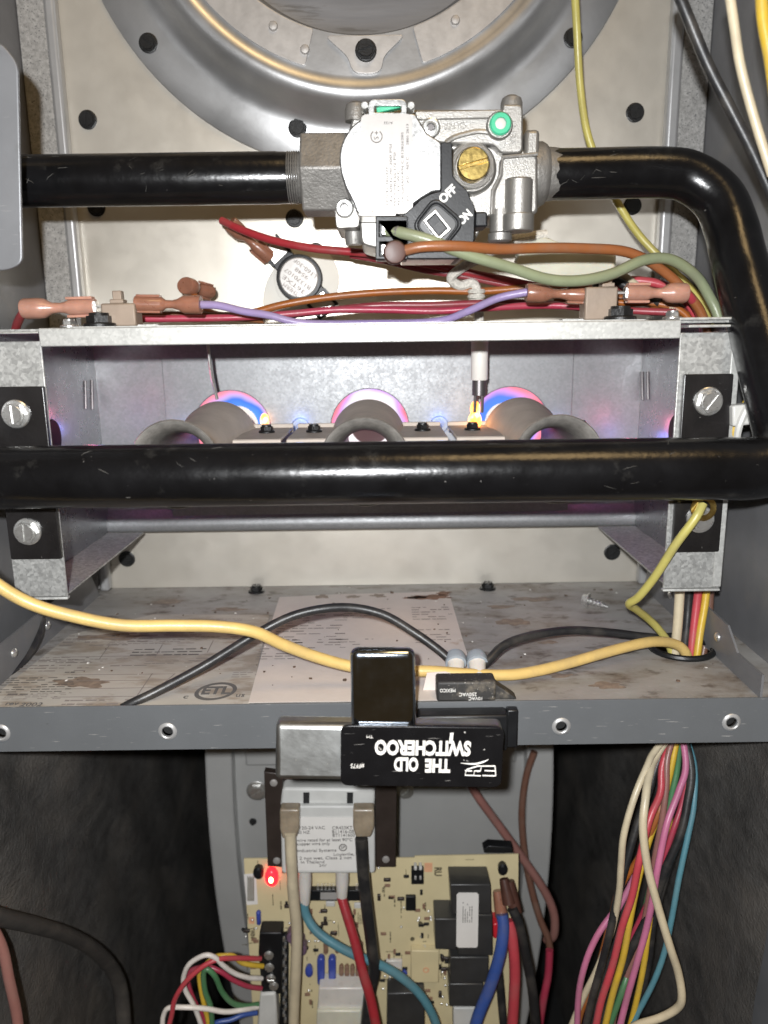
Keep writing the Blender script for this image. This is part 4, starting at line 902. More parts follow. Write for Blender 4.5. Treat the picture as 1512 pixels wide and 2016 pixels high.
# ================================================================== DOOR SWITCH
X0, X1 = at(848, 1392, Y=YL).x, at(985, 1390, Y=YL).x
ds = thing('door_switch', 'dusty black door safety switch set through the deck lip', 'switch', ((X0+X1)/2, YL, 0))
MB().box(X0+.003, X1-.002, YL+.0014, YL+.0125, .0004, .0108).build('body', M['dustyblack'], ds, bevel=.0012)
pts = [(X1-.003, .0008), (X1+.008, .0008), (X1-.002, .0085)]
MB().prism([(X1-.003, .0006), (X1+.0085, .0006), (X1+.0070, .002), (X1-.0015, .0082), (X1-.003, .0082)], YL+.003, YL+.010).build('spring_wing', M['dustyblack'], ds, bevel=.0004)
bz0, bz1 = at(822, 1400, Y=YL-.004).x, at(985, 1400, Y=YL-.004).x
MB().box(bz0, bz1+.003, YL-.0095, YL-.0002, -.0200, -.0012).build('bezel', M['blackpl'], ds, bevel=.0012)
MB().box(bz1+.003, bz1+.0085, YL-.005, YL-.0002, -.0208, -.0010).build('bezel_flange', M['blackpl'], ds, bevel=.0008)
txt('MEXICO', ((X0+X1)/2-.0085, YL+.0013, .0066), .0026, ds, M['whiteink'], inplane(180), width=.0075)
txt('250VAC', ((X0+X1)/2+.0012, YL+.0013, .0044), .0026, ds, M['whiteink'], inplane(180), width=.0085)
txt('10VAC', ((X0+X1)/2+.0050, YL+.0013, .0022), .0024, ds, M['whiteink'], inplane(180), width=.0065)
for px in (900, 942):
    a = at(px, 1352, Y=.3545); b = at(px-3, 1300, Y=.372)
    MB().tube([Vector((a.x, .353, .0085)), a, (a+b)/2, b], [.0030, .0033, .0040, .0046], 16, 4, flat=.8).build('terminal_sleeve', M['clearsleeve'], ds)
    MB().lathe([(.0054, 0), (.0057, .003), (.0050, .0058), (.0022, .007)], b-Vector((0, .002, .001)), (0, .9, .3), 20).build('sleeve_bell', mat('grey_sleeve', (.24, .27, .30), rough=.35, coat=.2) if px == 900 else bpy.data.materials['grey_sleeve'], ds)
o = plate('torn_paper_tag', [[(X0-.003, .0006), (X0+.014, .0006), (X0+.013, .0088), (X0+.008, .0106), (X0-.001, .0100)]], YL+.0140, YL+.0143, M['paper'], None, 0)
tag(o, 'torn scrap of white paper standing behind the door switch', 'paper')

# ================================================================== DOOR SWITCH HOLD-DOWN TOOL
tl = thing('switch_holder_tool', 'black chrome hold-down tool with upside-down white lettering on the deck lip', 'tool', (0, .325, -.015))
def tilt(pts, c, a):
    ca, sa = math.cos(a), math.sin(a); return [(c[0]+(x-c[0])*ca-(z-c[1])*sa, c[1]+(x-c[0])*sa+(z-c[1])*ca) for x, z in pts]
TA = rg(-1.6)
tx0, tx1, tz0, tz1 = -.0512, .0528, -.0262, -.0004
body = tilt([(tx0, tz0), (tx1, tz0), (tx1, tz1), (tx0, tz1)], (0, -.012), TA)
nb = len(body)
MB().add([(x, .3235-.0050*(1-(z-tz0)/(tz1-tz0)), z) for x, z in body]+[(x, .3332, z) for x, z in body], [tuple(range(nb)), tuple(range(2*nb-1, nb-1, -1))]+[(i, nb+i, nb+(i+1) % nb, (i+1) % nb) for i in range(nb)]).build('cross_tube', M['wornchrome'], tl, bevel=.0026, bseg=4)
bar = [(-.0160, -.012), (.0133, -.012), (.0128, .0392), (-.0157, .0396)]
MB().prism(bar, .3150, .3225).build('upright_bar', M['chrome'], tl, bevel=.0036, bseg=5)
dc = tilt([(-.0208, -.0247), (.0515, -.0247), (.0515, .0048), (-.0208, .0048)], (0, -.012), TA)
dec = plate('decal', [roundpoly(dc, .0040, 6)], .3128, .3150, M['decal'], tl, .0004)
DZ = lambda a, b: at(520+a/2.908, 1240+b/2.908, Y=.3126)     # zoom -> point on the decal
kd = mpp(DZ(900, 700))/2.908
UPS = inplane(180+math.degrees(TA))
txt('SWITCHEROO', DZ(908, 672), 92*kd*1.32, dec, M['decalink'], UPS, fat=.00042, width=550*kd)
txt('THE', DZ(993, 774), 92*kd*1.22, dec, M['decalink'], UPS, fat=.00042, width=146*kd)
txt('OLD', DZ(813, 766), 92*kd*1.22, dec, M['decalink'], UPS, fat=.00042, width=140*kd)
txt('TM', DZ(604, 611), 18*kd*1.3, dec, M['decalink'], UPS, width=36*kd)
txt('#FF75', DZ(533, 778), 30*kd*1.3, dec, M['decalink'], UPS, width=78*kd)
# outlined ESP logo, drawn as strokes
def stroke(pts, w=6): 
    P = [DZ(*p) for p in pts]; return MB().tube(P, w*kd/2*1.35, 6, 1, smoothpath=False)
lg = stroke([(1322, 780), (1245, 780), (1238, 808), (1222, 812)]); 
for seg_ in ([(1322, 836), (1250, 834)], [(1322, 808), (1262, 806)], [(1322, 780), (1326, 836)], [(1240, 836), (1200, 834), (1204, 808), (1238, 808)], [(1222, 780), (1160, 800), (1150, 832), (1200, 834)], [(1240, 780), (1214, 780)], [(1150, 806), (1190, 808)]):
    x = stroke(seg_); lg.add(x.v, x.f)
lg.build('logo', M['decalink'], dec)
sw = MB().tube([DZ(1285, 742), DZ(1250, 758), DZ(1200, 768), DZ(1125, 763)], [.0001, .0004, .0004, .0001], 6, 6); sw.build('logo_swoosh', M['decalink'], dec)
q = [DZ(1065, 590), DZ(1085, 588), DZ(1078, 650), DZ(1058, 652)]
MB().add(q, [(3, 2, 1, 0)]).build('scuff', M['whiteink'], dec, smooth=0)

# ================================================================== TRANSFORMER
TZ = lambda a, b: (400+a/3.78, 1500+b/3.78)
tY = .452
t0 = at(645, 1640, Y=tY); tr = thing('transformer', 'small grey transformer with white label and dark steel legs', 'transformer', t0)
def tl_(pts, Y): return loopx([TZ(*p) for p in pts], Y)
MB().prism(roundpoly(tl_([(575, 330), (1275, 330), (1280, 830), (585, 830)], tY), .002, 2), tY, tY+.028).build('bobbin', M['trbody'], tr, bevel=.001)
MB().prism(roundpoly(tl_([(590, 195), (1278, 205), (1275, 345), (570, 340)], tY+.004), .002, 2), tY+.004, tY+.03).build('upper_bobbin', M['trbody'], tr, bevel=.0015)
for pts in ([(452, 75), (590, 90), (605, 785), (480, 780)], [(1282, 150), (1440, 150), (1432, 785), (1285, 785)]):
    MB().prism(tl_(pts, tY+.006), tY+.006, tY+.012).build('core_leg', M['brownsteel'], tr, bevel=.0005)
MB().prism(tl_([(590, 40), (1440, 60), (1440, 210), (590, 210)], tY+.014), tY+.014, tY+.03).build('core_top', M['brownsteel'], tr, bevel=.0005)
for zx, zy in ((525, 155), (548, 735), (1360, 725)):
    q = at(*TZ(zx, zy), Y=tY+.006); MB().lathe([(.0026, 0), (.0024, .0006), (.0016, .0009)], q, (0, -1, 0), 16).build('rivet', M['ringplate'], tr)
for a0 in (745, 1070):
    MB().prism(tl_([(a0, 230), (a0+46, 230), (a0+44, 325), (a0, 325)], tY+.0035), tY+.0032, tY+.006).build('slot', M['dark'], tr)
tlb = MB().prism(tl_([(690, 412), (1165, 412), (1165, 808), (700, 808)], tY-.0004), tY-.0005, tY-.0001).build('label', M['trlabel'], tr, smooth=0)
kt = mpp(at(*TZ(900, 600), Y=tY))/3.78
for t, zx, zy, w_, hh in (('120-24 VAC', 810, 492, 185, 30), ('60 HZ', 745, 525, 95, 28), ('CR453KT', 1035, 492, 150, 30), ('B11416-08', 1040, 520, 160, 30), ('BT1141600', 1045, 547, 165, 30), ('wire rated for at least 90°C', 905, 582, 410, 28), ('copper wire only', 820, 610, 245, 28), ('Industrial Systems', 845, 660, 290, 28), ('Louisville, K', 1065, 688, 190, 26), ('2 not wet, Class 2 not', 910, 716, 390, 28), ('in Thailand', 815, 746, 175, 28), ('24V', 890, 772, 55, 24)):
    txt(t, at(*TZ(zx, zy), Y=tY-.0007), hh*kt*1.25, tlb, M['inkgrey'], FRONT, width=w_*kt)
q = at(*TZ(1040, 637), Y=tY-.0007)
plate('mark_ring', [circle(q.x, q.z, 30*kt, 24), circle(q.x, q.z, 23*kt, 24)], tY-.0008, tY-.0006, M['inkgrey'], tlb, 0)
txt('SP', q, 34*kt, tlb, M['inkgrey'])
for (x0_, x1_, y0_, y1_) in ((570, 715, 352, 570), (1115, 1272, 352, 560)):
    MB().prism(roundpoly(tl_([(x0_, y0_), (x1_, y0_), (x1_, y1_-70), (x1_-25, y1_), (x0_+20, y1_), (x0_, y1_-70)], tY-.009), .0015, 3), tY-.0095, tY-.001).build('terminal_sleeve', M['smoke'], tr, bevel=.0014)
for zx, y1_ in ((757, 1050), (1035, 1010)):
    a, b = at(*TZ(zx, 800), Y=tY+.004), at(*TZ(zx-2, y1_), Y=tY+.004)
    MB().tube([a, (a*.6+b*.4), b], [.0044, .0046, .0034], 14, 3).build('terminal_sleeve', M['clearsleeve'], tr)

# ================================================================== CIRCUIT BOARD
pY_ = .470
pb0 = at(750, 1850, Y=pY_)
pcb = thing('control_board', 'cream circuit board with relays and a glowing red light', 'circuit board', pb0)
bl_ = [at(480, 1692, Y=pY_), at(1022, 1682, Y=pY_)]
brd = [(-.1002, -.33), (.0925, -.33), (.0898, -.1768), (.018, -.1772), (.018, -.1785), (-.078, -.1785), (-.0782, -.1775), (-.1000, -.1775)]
plate('board', [brd], pY_, pY_+.0016, M['pcb'], pcb, .0002)
AZ = lambda a, b: (460+a/5.04, 1660+b/5.04); BZ_ = lambda a, b: (740+a/4.725, 1660+b/4.725)
def comp(name, z, pts, h, m, parent=None, bevel=.0005, base=0.):
    Yf = pY_-h
    lp = loopx([z(*p) for p in pts], Yf)
    return MB().prism(lp, Yf, pY_-base-.0001).build(name, m, parent or pcb, bevel=bevel)
def rect(x0, y0, x1, y1): return [(x0, y0), (x1, y0), (x1, y1), (x0, y1)]
# left half
q = at(*AZ(375, 345), Y=pY_-.004)
led = MB().lathe([(.0001, .0022), (.0034, .0018), (.0046, .0), (.0046, -.003)], q, (0, -1, .0), 24, cap=False, sq=1.5).build('light_dome', M['led'], pcb, smooth=80)
MB().lathe([(.0001, .0032), (.0014, .0028), (.0016, .0015)], q, (0, -1, 0), 16, cap=False, sq=1.4).build('light_core', M['ledhot'], pcb)
q = at(*AZ(245, 290), Y=pY_-.004); MB().lathe([(.0034, -.003), (.0036, .001), (.0026, .0026), (.0003, .003)], q, (0, -1, 0), 20, sq=1.3).build('capacitor', M['blackpl'], pcb)
bc = comp('barcode_sticker', AZ, [(102, 310), (220, 300), (240, 605), (130, 615)], .0003, M['trlabel'], bevel=0)
for i in range(9):
    a = comp('bar', AZ, rect(135+i*8, 330+(i % 3)*4, 139+i*8+(i % 2)*2, 575), .0005, M['pcbink'], bevel=0); 
comp('capacitor', AZ, [(218, 690), (265, 690), (268, 825), (225, 825)], .004, M['bluecap'], bevel=.0014)
comp('fuse_pad', AZ, rect(150, 735, 205, 800), .0003, M['orangeink'], bevel=0)
tbk = comp('terminal_block', AZ, [(255, 890), (480, 890), (470, 1500), (280, 1510), (245, 1100)], .012, M['blackpl'], bevel=.001)
for zx, zy in ((350, 1110), (355, 1230), (370, 1340), (400, 1415)):
    q = at(*AZ(zx, zy), Y=pY_-.0125); screw('terminal_screw', 'tbs', .0030, q, pcb, M['zinc'], rot=random.uniform(0, 3), washer=1.1, h=.002)
comp('grey_cover', AZ, [(262, 1500), (415, 1490), (440, 1850), (230, 1850)], .014, M['trbody'], bevel=.0015)
comp('pin_header', AZ, [(480, 920), (545, 900), (540, 1850), (450, 1850)], .004, M['blackpl'])
for i in range(14):
    q = AZ(498+(i % 2)*14, 960+i*62); pp = at(*q, Y=pY_-.006); MB().box(pp.x-.0008, pp.x+.0008, pY_-.0065, pY_-.004, pp.z-.0012, pp.z+.0012).build('pin', M['tin'], pcb)
for zx, zy in ((600, 900), (640, 960), (660, 1020)):
    q = at(*AZ(zx, zy), Y=pY_-.004); MB().lathe([(.0050, -.003), (.0050, .004), (.004, .005)], q, (0, -1, 0), 20).build('capacitor', M['purple'], pcb)
for (x0_, x1_) in ((745, 1040), (1120, 1290)):
    comp('chip', AZ, rect(x0_, 470, x1_, 575), .005, M['blackpl'])
    n_ = 6 if x1_ < 1100 else 3
    for i in range(n_):
        xx = x0_+(80 if n_ == 6 else 90)+i*38
        comp('chip_pin', AZ, [(xx, 425), (xx+24, 425), (xx+22, 475), (xx+2, 475)], .004, M['tin'], bevel=0, base=.001)
comp('chip_sticker', AZ, rect(860, 490, 1035, 560), .0052, M['vlabel'], bevel=0)
comp('jumper', AZ, rect(915, 585, 1005, 632), .002, M['white']); comp('jumper', AZ, rect(1195, 600, 1290, 650), .002, M['white'])
for x0_ in (825, 937):
    comp('resistor', AZ, [(x0_, 1175), (x0_+20, 1150), (x0_+58, 1150), (x0_+76, 1175), (x0_+78, 1400), (x0_+58, 1425), (x0_+24, 1425), (x0_+4, 1400)], .006, M['bluecap'], bevel=.0016)
for x0_, y0_, y1_ in ((890, 985, 1110), (1005, 985, 1100), (1045, 1225, 1330), (1100, 1225, 1345), (1155, 1225, 1340), (1210, 1230, 1345), (1240, 1000, 1090)):
    comp('resistor', AZ, [(x0_, y0_+18), (x0_+16, y0_), (x0_+34, y0_), (x0_+46, y0_+18), (x0_+46, y1_-18), (x0_+30, y1_), (x0_+14, y1_), (x0_, y1_-18)], .0035, M['brownres'], bevel=.001)
q = at(*AZ(748, 1265), Y=pY_-.003); MB().lathe([(.0026, -.002), (.0028, .001), (.0015, .002)], q, (0, -1, 0), 16, sq=1.7).build('capacitor', M['bluecap'], pcb)
comp('plug_socket', AZ, [(845, 1440), (1305, 1440), (1290, 1660), (830, 1660)], .014, M['clearsleeve'], bevel=.001)
comp('plug', AZ, [(825, 1665), (1270, 1665), (1265, 1900), (815, 1900)], .017, M['bag'], bevel=.0012)
# right half
rl1 = comp('relay', BZ_, [(690, 385), (1068, 385), (1075, 660), (705, 660)], .019, M['greyblk'], bevel=.0008)
rl2 = comp('relay', BZ_, [(548, 705), (760, 705), (750, 995), (552, 990)], .019, M['greyblk'], bevel=.0008)
comp('relay', BZ_, [(762, 668), (1085, 668), (1085, 1050), (760, 1040)], .0185, M['greyblk'], bevel=.0008)
comp('relay', BZ_, [(690, 1062), (1050, 1062), (1045, 1300), (690, 1298)], .016, M['greyblk'], bevel=.0008)
comp('relay', BZ_, [(682, 1310), (1000, 1310), (995, 1522), (682, 1522)], .016, M['greyblk'], bevel=.0008)
comp('relay', BZ_, [(105, 1400), (450, 1390), (455, 1760), (100, 1760)], .014, M['greyblk'], bevel=.0008)
stc = comp('relay_sticker', BZ_, [(752, 480), (772, 462), (940, 462), (957, 480), (948, 955), (935, 972), (768, 972), (748, 955)], .0196, M['trlabel'], bevel=0, base=.0192)
q = at(*BZ_(852, 640), Y=pY_-.0198); prints('small_print', q, inplane(90), .0165, .0075, 5, M['inkgrey'], pcb, seed=31, lh=.4)
dp = comp('dip_switch', BZ_, rect(330, 240, 446, 385), .004, M['blackpl'])
for xx in (355, 402):
    comp('dip_lever', BZ_, rect(xx, 222, xx+28, 255), .0055, M['white']); comp('dip_lever', BZ_, rect(xx+4, 310, xx+24, 345), .005, M['vlabel'])
comp('orange_patch', BZ_, rect(452, 185, 525, 268), .0003, M['orangeink'], bevel=0)
txt('RU', at(*BZ_(575, 265), Y=pY_-.0003), .0068, pcb, M['pcbink'], inplane(-90), fat=.00025, width=.0068)
comp('chip', BZ_, rect(278, 500, 372, 632), .003, M['blackpl'])
comp('relay', BZ_, [(330, 1000), (588, 1005), (585, 1300), (325, 1298)], .006, M['pcb'], bevel=.0006)
q = at(*BZ_(466, 1180), Y=pY_-.0062); plate('orange_ring', [circle(q.x, q.z, .0022, 20), circle(q.x, q.z, .0013, 16)], q.y-.0002, q.y, M['orangeink'], pcb, 0)
comp('header', BZ_, rect(95, 1095, 245, 1175), .003, M['clearsleeve']); comp('jumper', BZ_, rect(410, 972, 470, 998), .003, M['white'])
comp('capacitor', BZ_, [(240, 1210), (268, 1185), (295, 1215), (285, 1250), (240, 1245)], .003, M['bluecap'])
q = at(*BZ_(1180, 238), Y=pY_-.004); MB().lathe([(.0030, -.003), (.0034, .001), (.0024, .0026), (.0003, .003)], q, (0, -1, 0), 18, sq=1.35).build('capacitor', M['blackpl'], pcb)
comp('plug_socket', BZ_, rect(722, 1535, 950, 1760), .012, M['trbody'], bevel=.0008)
comp('red_spade', BZ_, rect(1092, 750, 1150, 890), .012, mat('red_sleeve', (.5, .02, .03), rough=.3, coat=.3), bevel=.001)
for x0_, y0_, x1_, y1_ in ((1130, 440, 1170, 680), (1190, 330, 1240, 560), (1245, 350, 1300, 640)):
    a, b = at(*BZ_(x0_, y0_), Y=pY_-.010), at(*BZ_(x1_, y1_), Y=pY_-.016)
    MB().tube([a, (a+b)/2, b], [.0030, .0040, .0046], 12, 3).build('terminal_sleeve', M['browncap'] if x0_ != 1130 else M['nylon'], pcb)
for zx, zy in ((415, 745), (340, 890)):
    q = at(*BZ_(zx, zy), Y=pY_-.0004); plate('part_outline', [circle(q.x, q.z, .0016, 12)], q.y-.0003, q.y, M['pcbink'], pcb, 0)
for z_, zx, zy, w_, h_, rot_, sd in ((BZ_, 235, 590, .0155, .0016, -90, 1), (BZ_, 135, 880, .010, .0018, -90, 2), (BZ_, 78, 440, .007, .0018, -90, 3), (BZ_, 460, 580, .005, .0024, -90, 4), (BZ_, 175, 550, .005, .0018, -90, 5), (BZ_, 875, 152, .0062, .001, 0, 6), (BZ_, 280, 280, .006, .0012, -90, 7), (AZ, 470, 620, .006, .0018, 90, 8), (AZ, 390, 560, .009, .0012, 90, 9), (AZ, 905, 640, .005, .0012, 90, 10), (AZ, 1255, 740, .010, .004, 90, 11), (AZ, 1040, 860, .01, .001, 90, 12), (AZ, 240, 200, .004, .001, 90, 14), (AZ, 1480, 450, .006, .0016, 90, 15), (BZ_, 610, 1180, .012, .0012, -90, 16), (AZ, 460, 400, .01, .001, 90, 17), (AZ, 810, 1060, .008, .001, 90, 18)):
    q = at(*z_(zx, zy), Y=pY_-.0002); prints('board_print', q, inplane(rot_), w_, h_, max(1, int(h_/.0013)), M['pcbink'], pcb, seed=sd, lh=.6, dens=.9)
txt('TWIN', at(*AZ(185, 890), Y=pY_-.0003), .0046, pcb, M['pcbink'], inplane(-90), fat=.0001, width=.0085)
comp('spacer', BZ_, [(1000, 60), (1050, 25), (1270, 40), (1270, 92), (1005, 92)], -.004, M['blackpl'], base=-.012)

# ================================================================== WIRES in the lower compartment
bw = 'wires at the circuit board'
wire('cream wire hanging from the left transformer terminal', [(571, 1640, .443), (572, 1690, .443), (577, 1760, .444), (584, 1830, .446), (584, 1900, .447), (580, 1970, .448), (577, 2060, .449)], 22, 'cream', bw)
wire('black wire hanging from the right transformer terminal', [(711, 1650, .443), (715, 1720, .443), (724, 1800, .444), (734, 1870, .445), (738, 1915, .446), (728, 1960, .448), (718, 2060, .450)], 24, 'black', bw)
wire('teal wire running from the transformer across the board', [(598, 1765, .456), (602, 1798, .454), (622, 1832, .450), (662, 1860, .447), (705, 1882, .446), (752, 1902, .446), (795, 1927, .446), (830, 1962, .446), (855, 2005, .446), (870, 2060, .446)], 18, 'teal', bw)
wire('red wire hanging from the middle transformer terminal', [(672, 1765, .456), (680, 1795, .452), (697, 1850, .445), (715, 1915, .438), (730, 1970, .434), (748, 2060, .430)], 20, 'red', bw)
wire('blue wire curving down from the relay terminals', [(988, 1800, .450), (990, 1830, .446), (984, 1880, .442), (966, 1940, .440), (942, 2000, .438), (925, 2060, .437)], 24, 'blue', bw)
wire('red wire with pale print beside the blue one', [(1002, 1812, .452), (1010, 1850, .448), (1013, 1910, .446), (1011, 1970, .445), (1006, 2060, .445)], 22, 'pinkred', bw)
wire('black wire right of the red one at the relays', [(1008, 1788, .452), (1022, 1820, .450), (1036, 1880, .450), (1048, 1950, .450), (1058, 2060, .450)], 20, 'black', bw)
wire('short black wire behind the blue one at the board edge', [(980, 1890, .462), (985, 1940, .460), (990, 2000, .458), (996, 2060, .456)], 16, 'black', bw)
bl2 = 'brown wires on the blower housing'
wire('brown wire crossing the blower face to the right edge', [(915, 1528, .528), (945, 1575, .526), (985, 1630, .524), (1035, 1700, .520), (1072, 1755, .516), (1090, 1800, .514), (1090, 1840, .514), (1076, 1850, .520)], 17, 'salmon', bl2)
wire('brown wire running straight down the right of the blower face', [(1052, 1480, .530), (1036, 1530, .530), (1028, 1600, .528), (1032, 1680, .526), (1046, 1750, .522), (1064, 1810, .516), (1082, 1862, .510), (1078, 1930, .505), (1060, 2000, .500), (1050, 2060, .498)], 14, 'brown', bl2)
wire('crimson wire low at the right of the board', [(1082, 1870, .500), (1080, 1920, .496), (1068, 1970, .492), (1056, 2060, .49)], 15, 'crimson', bl2)
tw = 'thermostat wires at the terminal block'
LZ_ = lambda a, b: (a/2.908, 1780+b/2.908)
def lw(lbl, pts, col, w=9):
    wire(lbl, [(*LZ_(a, b), y) for a, b, y in pts], w, col, tw)
lw('white thermostat wire looping highest over the bundle', [(1498, 425, .458), (1420, 422, .450), (1340, 400, .444), (1280, 355, .440), (1230, 305, .438), (1165, 293, .437), (1090, 340, .437), (1052, 420, .438), (1062, 490, .439), (1110, 580, .440), (1150, 680, .441), (1170, 760, .442)], 'white', 10)
lw('red thermostat wire arching from the top screw', [(1490, 312, .457), (1420, 312, .450), (1330, 312, .444), (1240, 320, .438), (1150, 365, .435), (1060, 450, .433), (1000, 550, .432), (985, 640, .432), (950, 760, .432)], 'pinkred', 10)
lw('yellow thermostat wire hidden behind the red one', [(1505, 355, .457), (1430, 350, .452), (1380, 330, .450), (1340, 296, .448), (1280, 292, .446), (1230, 305, .446), (1160, 370, .445), (1145, 430, .444), (1165, 560, .443), (1190, 660, .443), (1205, 760, .443)], 'yellow', 10)
lw('green thermostat wire drooping in the middle of the bundle', [(1475, 575, .456), (1400, 580, .450), (1330, 560, .446), (1270, 500, .443), (1230, 410, .441), (1190, 368, .441), (1165, 400, .441), (1175, 500, .441), (1205, 600, .442), (1215, 760, .443)], 'green', 11)
lw('crimson thermostat wire sagging to the third screw', [(1495, 482, .457), (1420, 470, .451), (1340, 430, .447), (1260, 385, .445), (1180, 360, .445), (1090, 390, .445), (1075, 450, .445), (1110, 560, .445), (1165, 650, .445), (1195, 760, .445)], 'crimson', 10)
lw('white thermostat wire running low across the bundle', [(1475, 590, .455), (1400, 600, .448), (1290, 612, .442), (1180, 602, .438), (1060, 592, .436), (970, 595, .436), (936, 630, .436), (930, 690, .436), (940, 760, .436)], 'white', 10)
lw('blue thermostat wire lowest at the terminal block', [(1470, 622, .456), (1400, 632, .452), (1320, 660, .449), (1240, 675, .447), (1200, 720, .446)], 'blue', 10)
tag(MB().tube([at(a, b, X=-.2035) for a, b in ((-30, 1797), (10, 1808), (70, 1822), (135, 1842), (190, 1874), (225, 1915), (240, 1965), (246, 2060))], .0056, 14, 8, flat=.8).build('flexible_conduit', WIRE['grey'], None, smooth=60), 'dark grey jacketed cable curving over the left insulation', 'cable')
wire('salmon wire at the bottom left edge', [(-30, 1800, .345), (2, 1862, .345), (20, 1930, .345), (33, 2000, .345), (40, 2060, .345)], 21, 'salmon')
hb = 'wire harness below the grommet'
SZ = lambda a, b: (1080+a/3.5, 1460+b/3.5)
def hw(lbl, pts, col, w=14):
    wire(lbl, [(1338, 1420, .412)]+[(*SZ(a, b), y) for a, b, y in pts], w*.9, col, hb)
hw('cream harness wire at the left side of the bundle', [(735, 60, .40), (680, 170, .392), (590, 380, .384), (525, 640, .380), (505, 860, .380), (480, 1050, .384), (430, 1300, .388), (340, 1560, .390), (240, 1760, .392), (120, 2050, .394)], 'cream', 15)
hw('cream harness wire bowing out to the right at the bottom', [(745, 100, .400), (700, 230, .388), (660, 400, .378), (650, 600, .372), (680, 860, .368), (745, 1120, .366), (830, 1400, .364), (895, 1600, .364), (915, 1760, .364), (880, 1840, .366), (760, 1900, .370), (600, 1960, .374), (480, 2050, .378)], 'cream', 18)
hw('red harness wire in the middle of the bundle', [(790, 150, .402), (765, 350, .394), (700, 530, .386), (630, 800, .380), (570, 1060, .378), (510, 1280, .376), (440, 1540, .376), (360, 1800, .376), (310, 2050, .376)], 'pinkred', 16)
hw('orange harness wire beside the red one', [(800, 120, .406), (790, 350, .402), (740, 520, .398), (640, 760, .397), (480, 1030, .397), (430, 1200, .397), (330, 1600, .396), (230, 1860, .396), (190, 2050, .396)], 'orange', 13)
hw('brown harness wire between red and pink', [(825, 100, .402), (815, 300, .396), (780, 540, .391), (730, 800, .389), (690, 1060, .389), (640, 1300, .389), (560, 1560, .389), (470, 1800, .39), (420, 2050, .39)], 'salmon', 14)
hw('pink harness wire in front at the centre', [(950, 150, .398), (890, 340, .390), (820, 560, .382), (760, 840, .377), (720, 1060, .375), (670, 1300, .374), (600, 1560, .373), (530, 1800, .373), (470, 2050, .373)], 'pink', 15)
hw('dark pink harness wire behind the front pink one', [(955, 200, .403), (920, 420, .398), (850, 650, .393), (740, 960, .392), (650, 1200, .392), (560, 1400, .392), (440, 1700, .392), (380, 2050, .392)], 'crimson', 13)
hw('pink harness wire swinging out on the left', [(800, 200, .41), (640, 800, .402), (500, 1120, .396), (430, 1210, .393), (330, 1350, .390), (250, 1530, .389), (205, 1740, .389), (195, 2050, .389)], 'pink', 14)
hw('yellow harness wire behind the red one', [(855, 150, .405), (790, 400, .401), (680, 700, .396), (620, 960, .388), (570, 1200, .385), (510, 1480, .384), (440, 1760, .384), (370, 2050, .384)], 'yellow', 15)
hw('yellow harness wire right of the pink one at the bottom', [(870, 200, .408), (820, 600, .404), (740, 1000, .400), (690, 1300, .386), (660, 1500, .383), (625, 1720, .383), (560, 1960, .383), (530, 2050, .383)], 'yellow', 13)
hw('teal harness wire at the right side of the bundle', [(1000, 150, .404), (1000, 420, .396), (960, 640, .390), (900, 940, .385), (855, 1200, .382), (800, 1440, .382), (740, 1620, .382), (660, 1780, .382), (600, 1900, .382), (540, 2050, .382)], 'teal', 13)
hw('green harness wire deep in the bundle', [(890, 150, .408), (850, 350, .404), (790, 600, .402), (700, 1000, .4), (600, 1400, .398), (510, 1700, .386), (420, 1960, .386), (390, 2050, .386)], 'green', 14)
hw('black harness wire on the left of the red one', [(760, 150, .406), (700, 330, .401), (620, 560, .396), (540, 840, .391), (470, 1080, .388), (420, 1300, .386), (370, 1520, .385), (300, 1800, .385), (240, 2050, .385)], 'black', 17)
hw('black harness wire at the right of the pink one', [(985, 180, .400), (960, 420, .394), (900, 640, .390), (800, 900, .388), (720, 1130, .388), (600, 1380, .387), (480, 1640, .386), (390, 1900, .386), (350, 2050, .386)], 'black', 18)
hw('black harness wire lowest in the bundle', [(970, 260, .406), (920, 600, .401), (820, 900, .396), (720, 1240, .394), (690, 1500, .394), (640, 1760, .394), (560, 2050, .394)], 'black', 16)
hw('black harness wire in the gap left of the centre', [(780, 250, .41), (700, 600, .405), (560, 1000, .402), (500, 1300, .400), (420, 1560, .398), (330, 1860, .396), (280, 2050, .396)], 'black', 16)

# ================================================================== DIRT
rn = random.Random(21)
def crumbs(name, n, fn, m, label, smin=.0003, smax=.0011):
    mb = MB()
    for _ in range(n):
        x, y, z = fn(); r = smin+(smax-smin)*rn.random()**3
        v = [(x+r*rn.uniform(.5, 1.2)*dx, y+r*rn.uniform(.5, 1.2)*dy, z+(r*rn.uniform(.3, .9) if t else 0)) for t in (0, 1) for dx, dy in ((-1, -1), (1, -1), (1, 1), (-1, 1))]
        mb.add(v, [(3, 2, 1, 0), (4, 5, 6, 7), (0, 1, 5, 4), (1, 2, 6, 5), (2, 3, 7, 6), (3, 0, 4, 7)])
    return tag(mb.build(name, m, None, smooth=0), label, 'debris', kind='stuff')
def spot():
    while True:
        x, y = rn.uniform(-.19, .175), rn.uniform(.35, .525)
        if math.hypot(x-GC[0], y-GC[1]) > GR+.004: return (x, y, .0009 if -.075 < x < .047 else .0004)
crumbs('rust_crumbs', 70, spot, mat('rust_crumb', (.10, .065, .045), rough=.9, var=.4), 'dark rusty crumbs scattered over the deck')
crumbs('pale_crumbs', 60, spot, mat('pale_crumb', (.60, .58, .54), rough=.8, var=.2), 'pale dusty crumbs scattered over the deck', .0002, .0008)
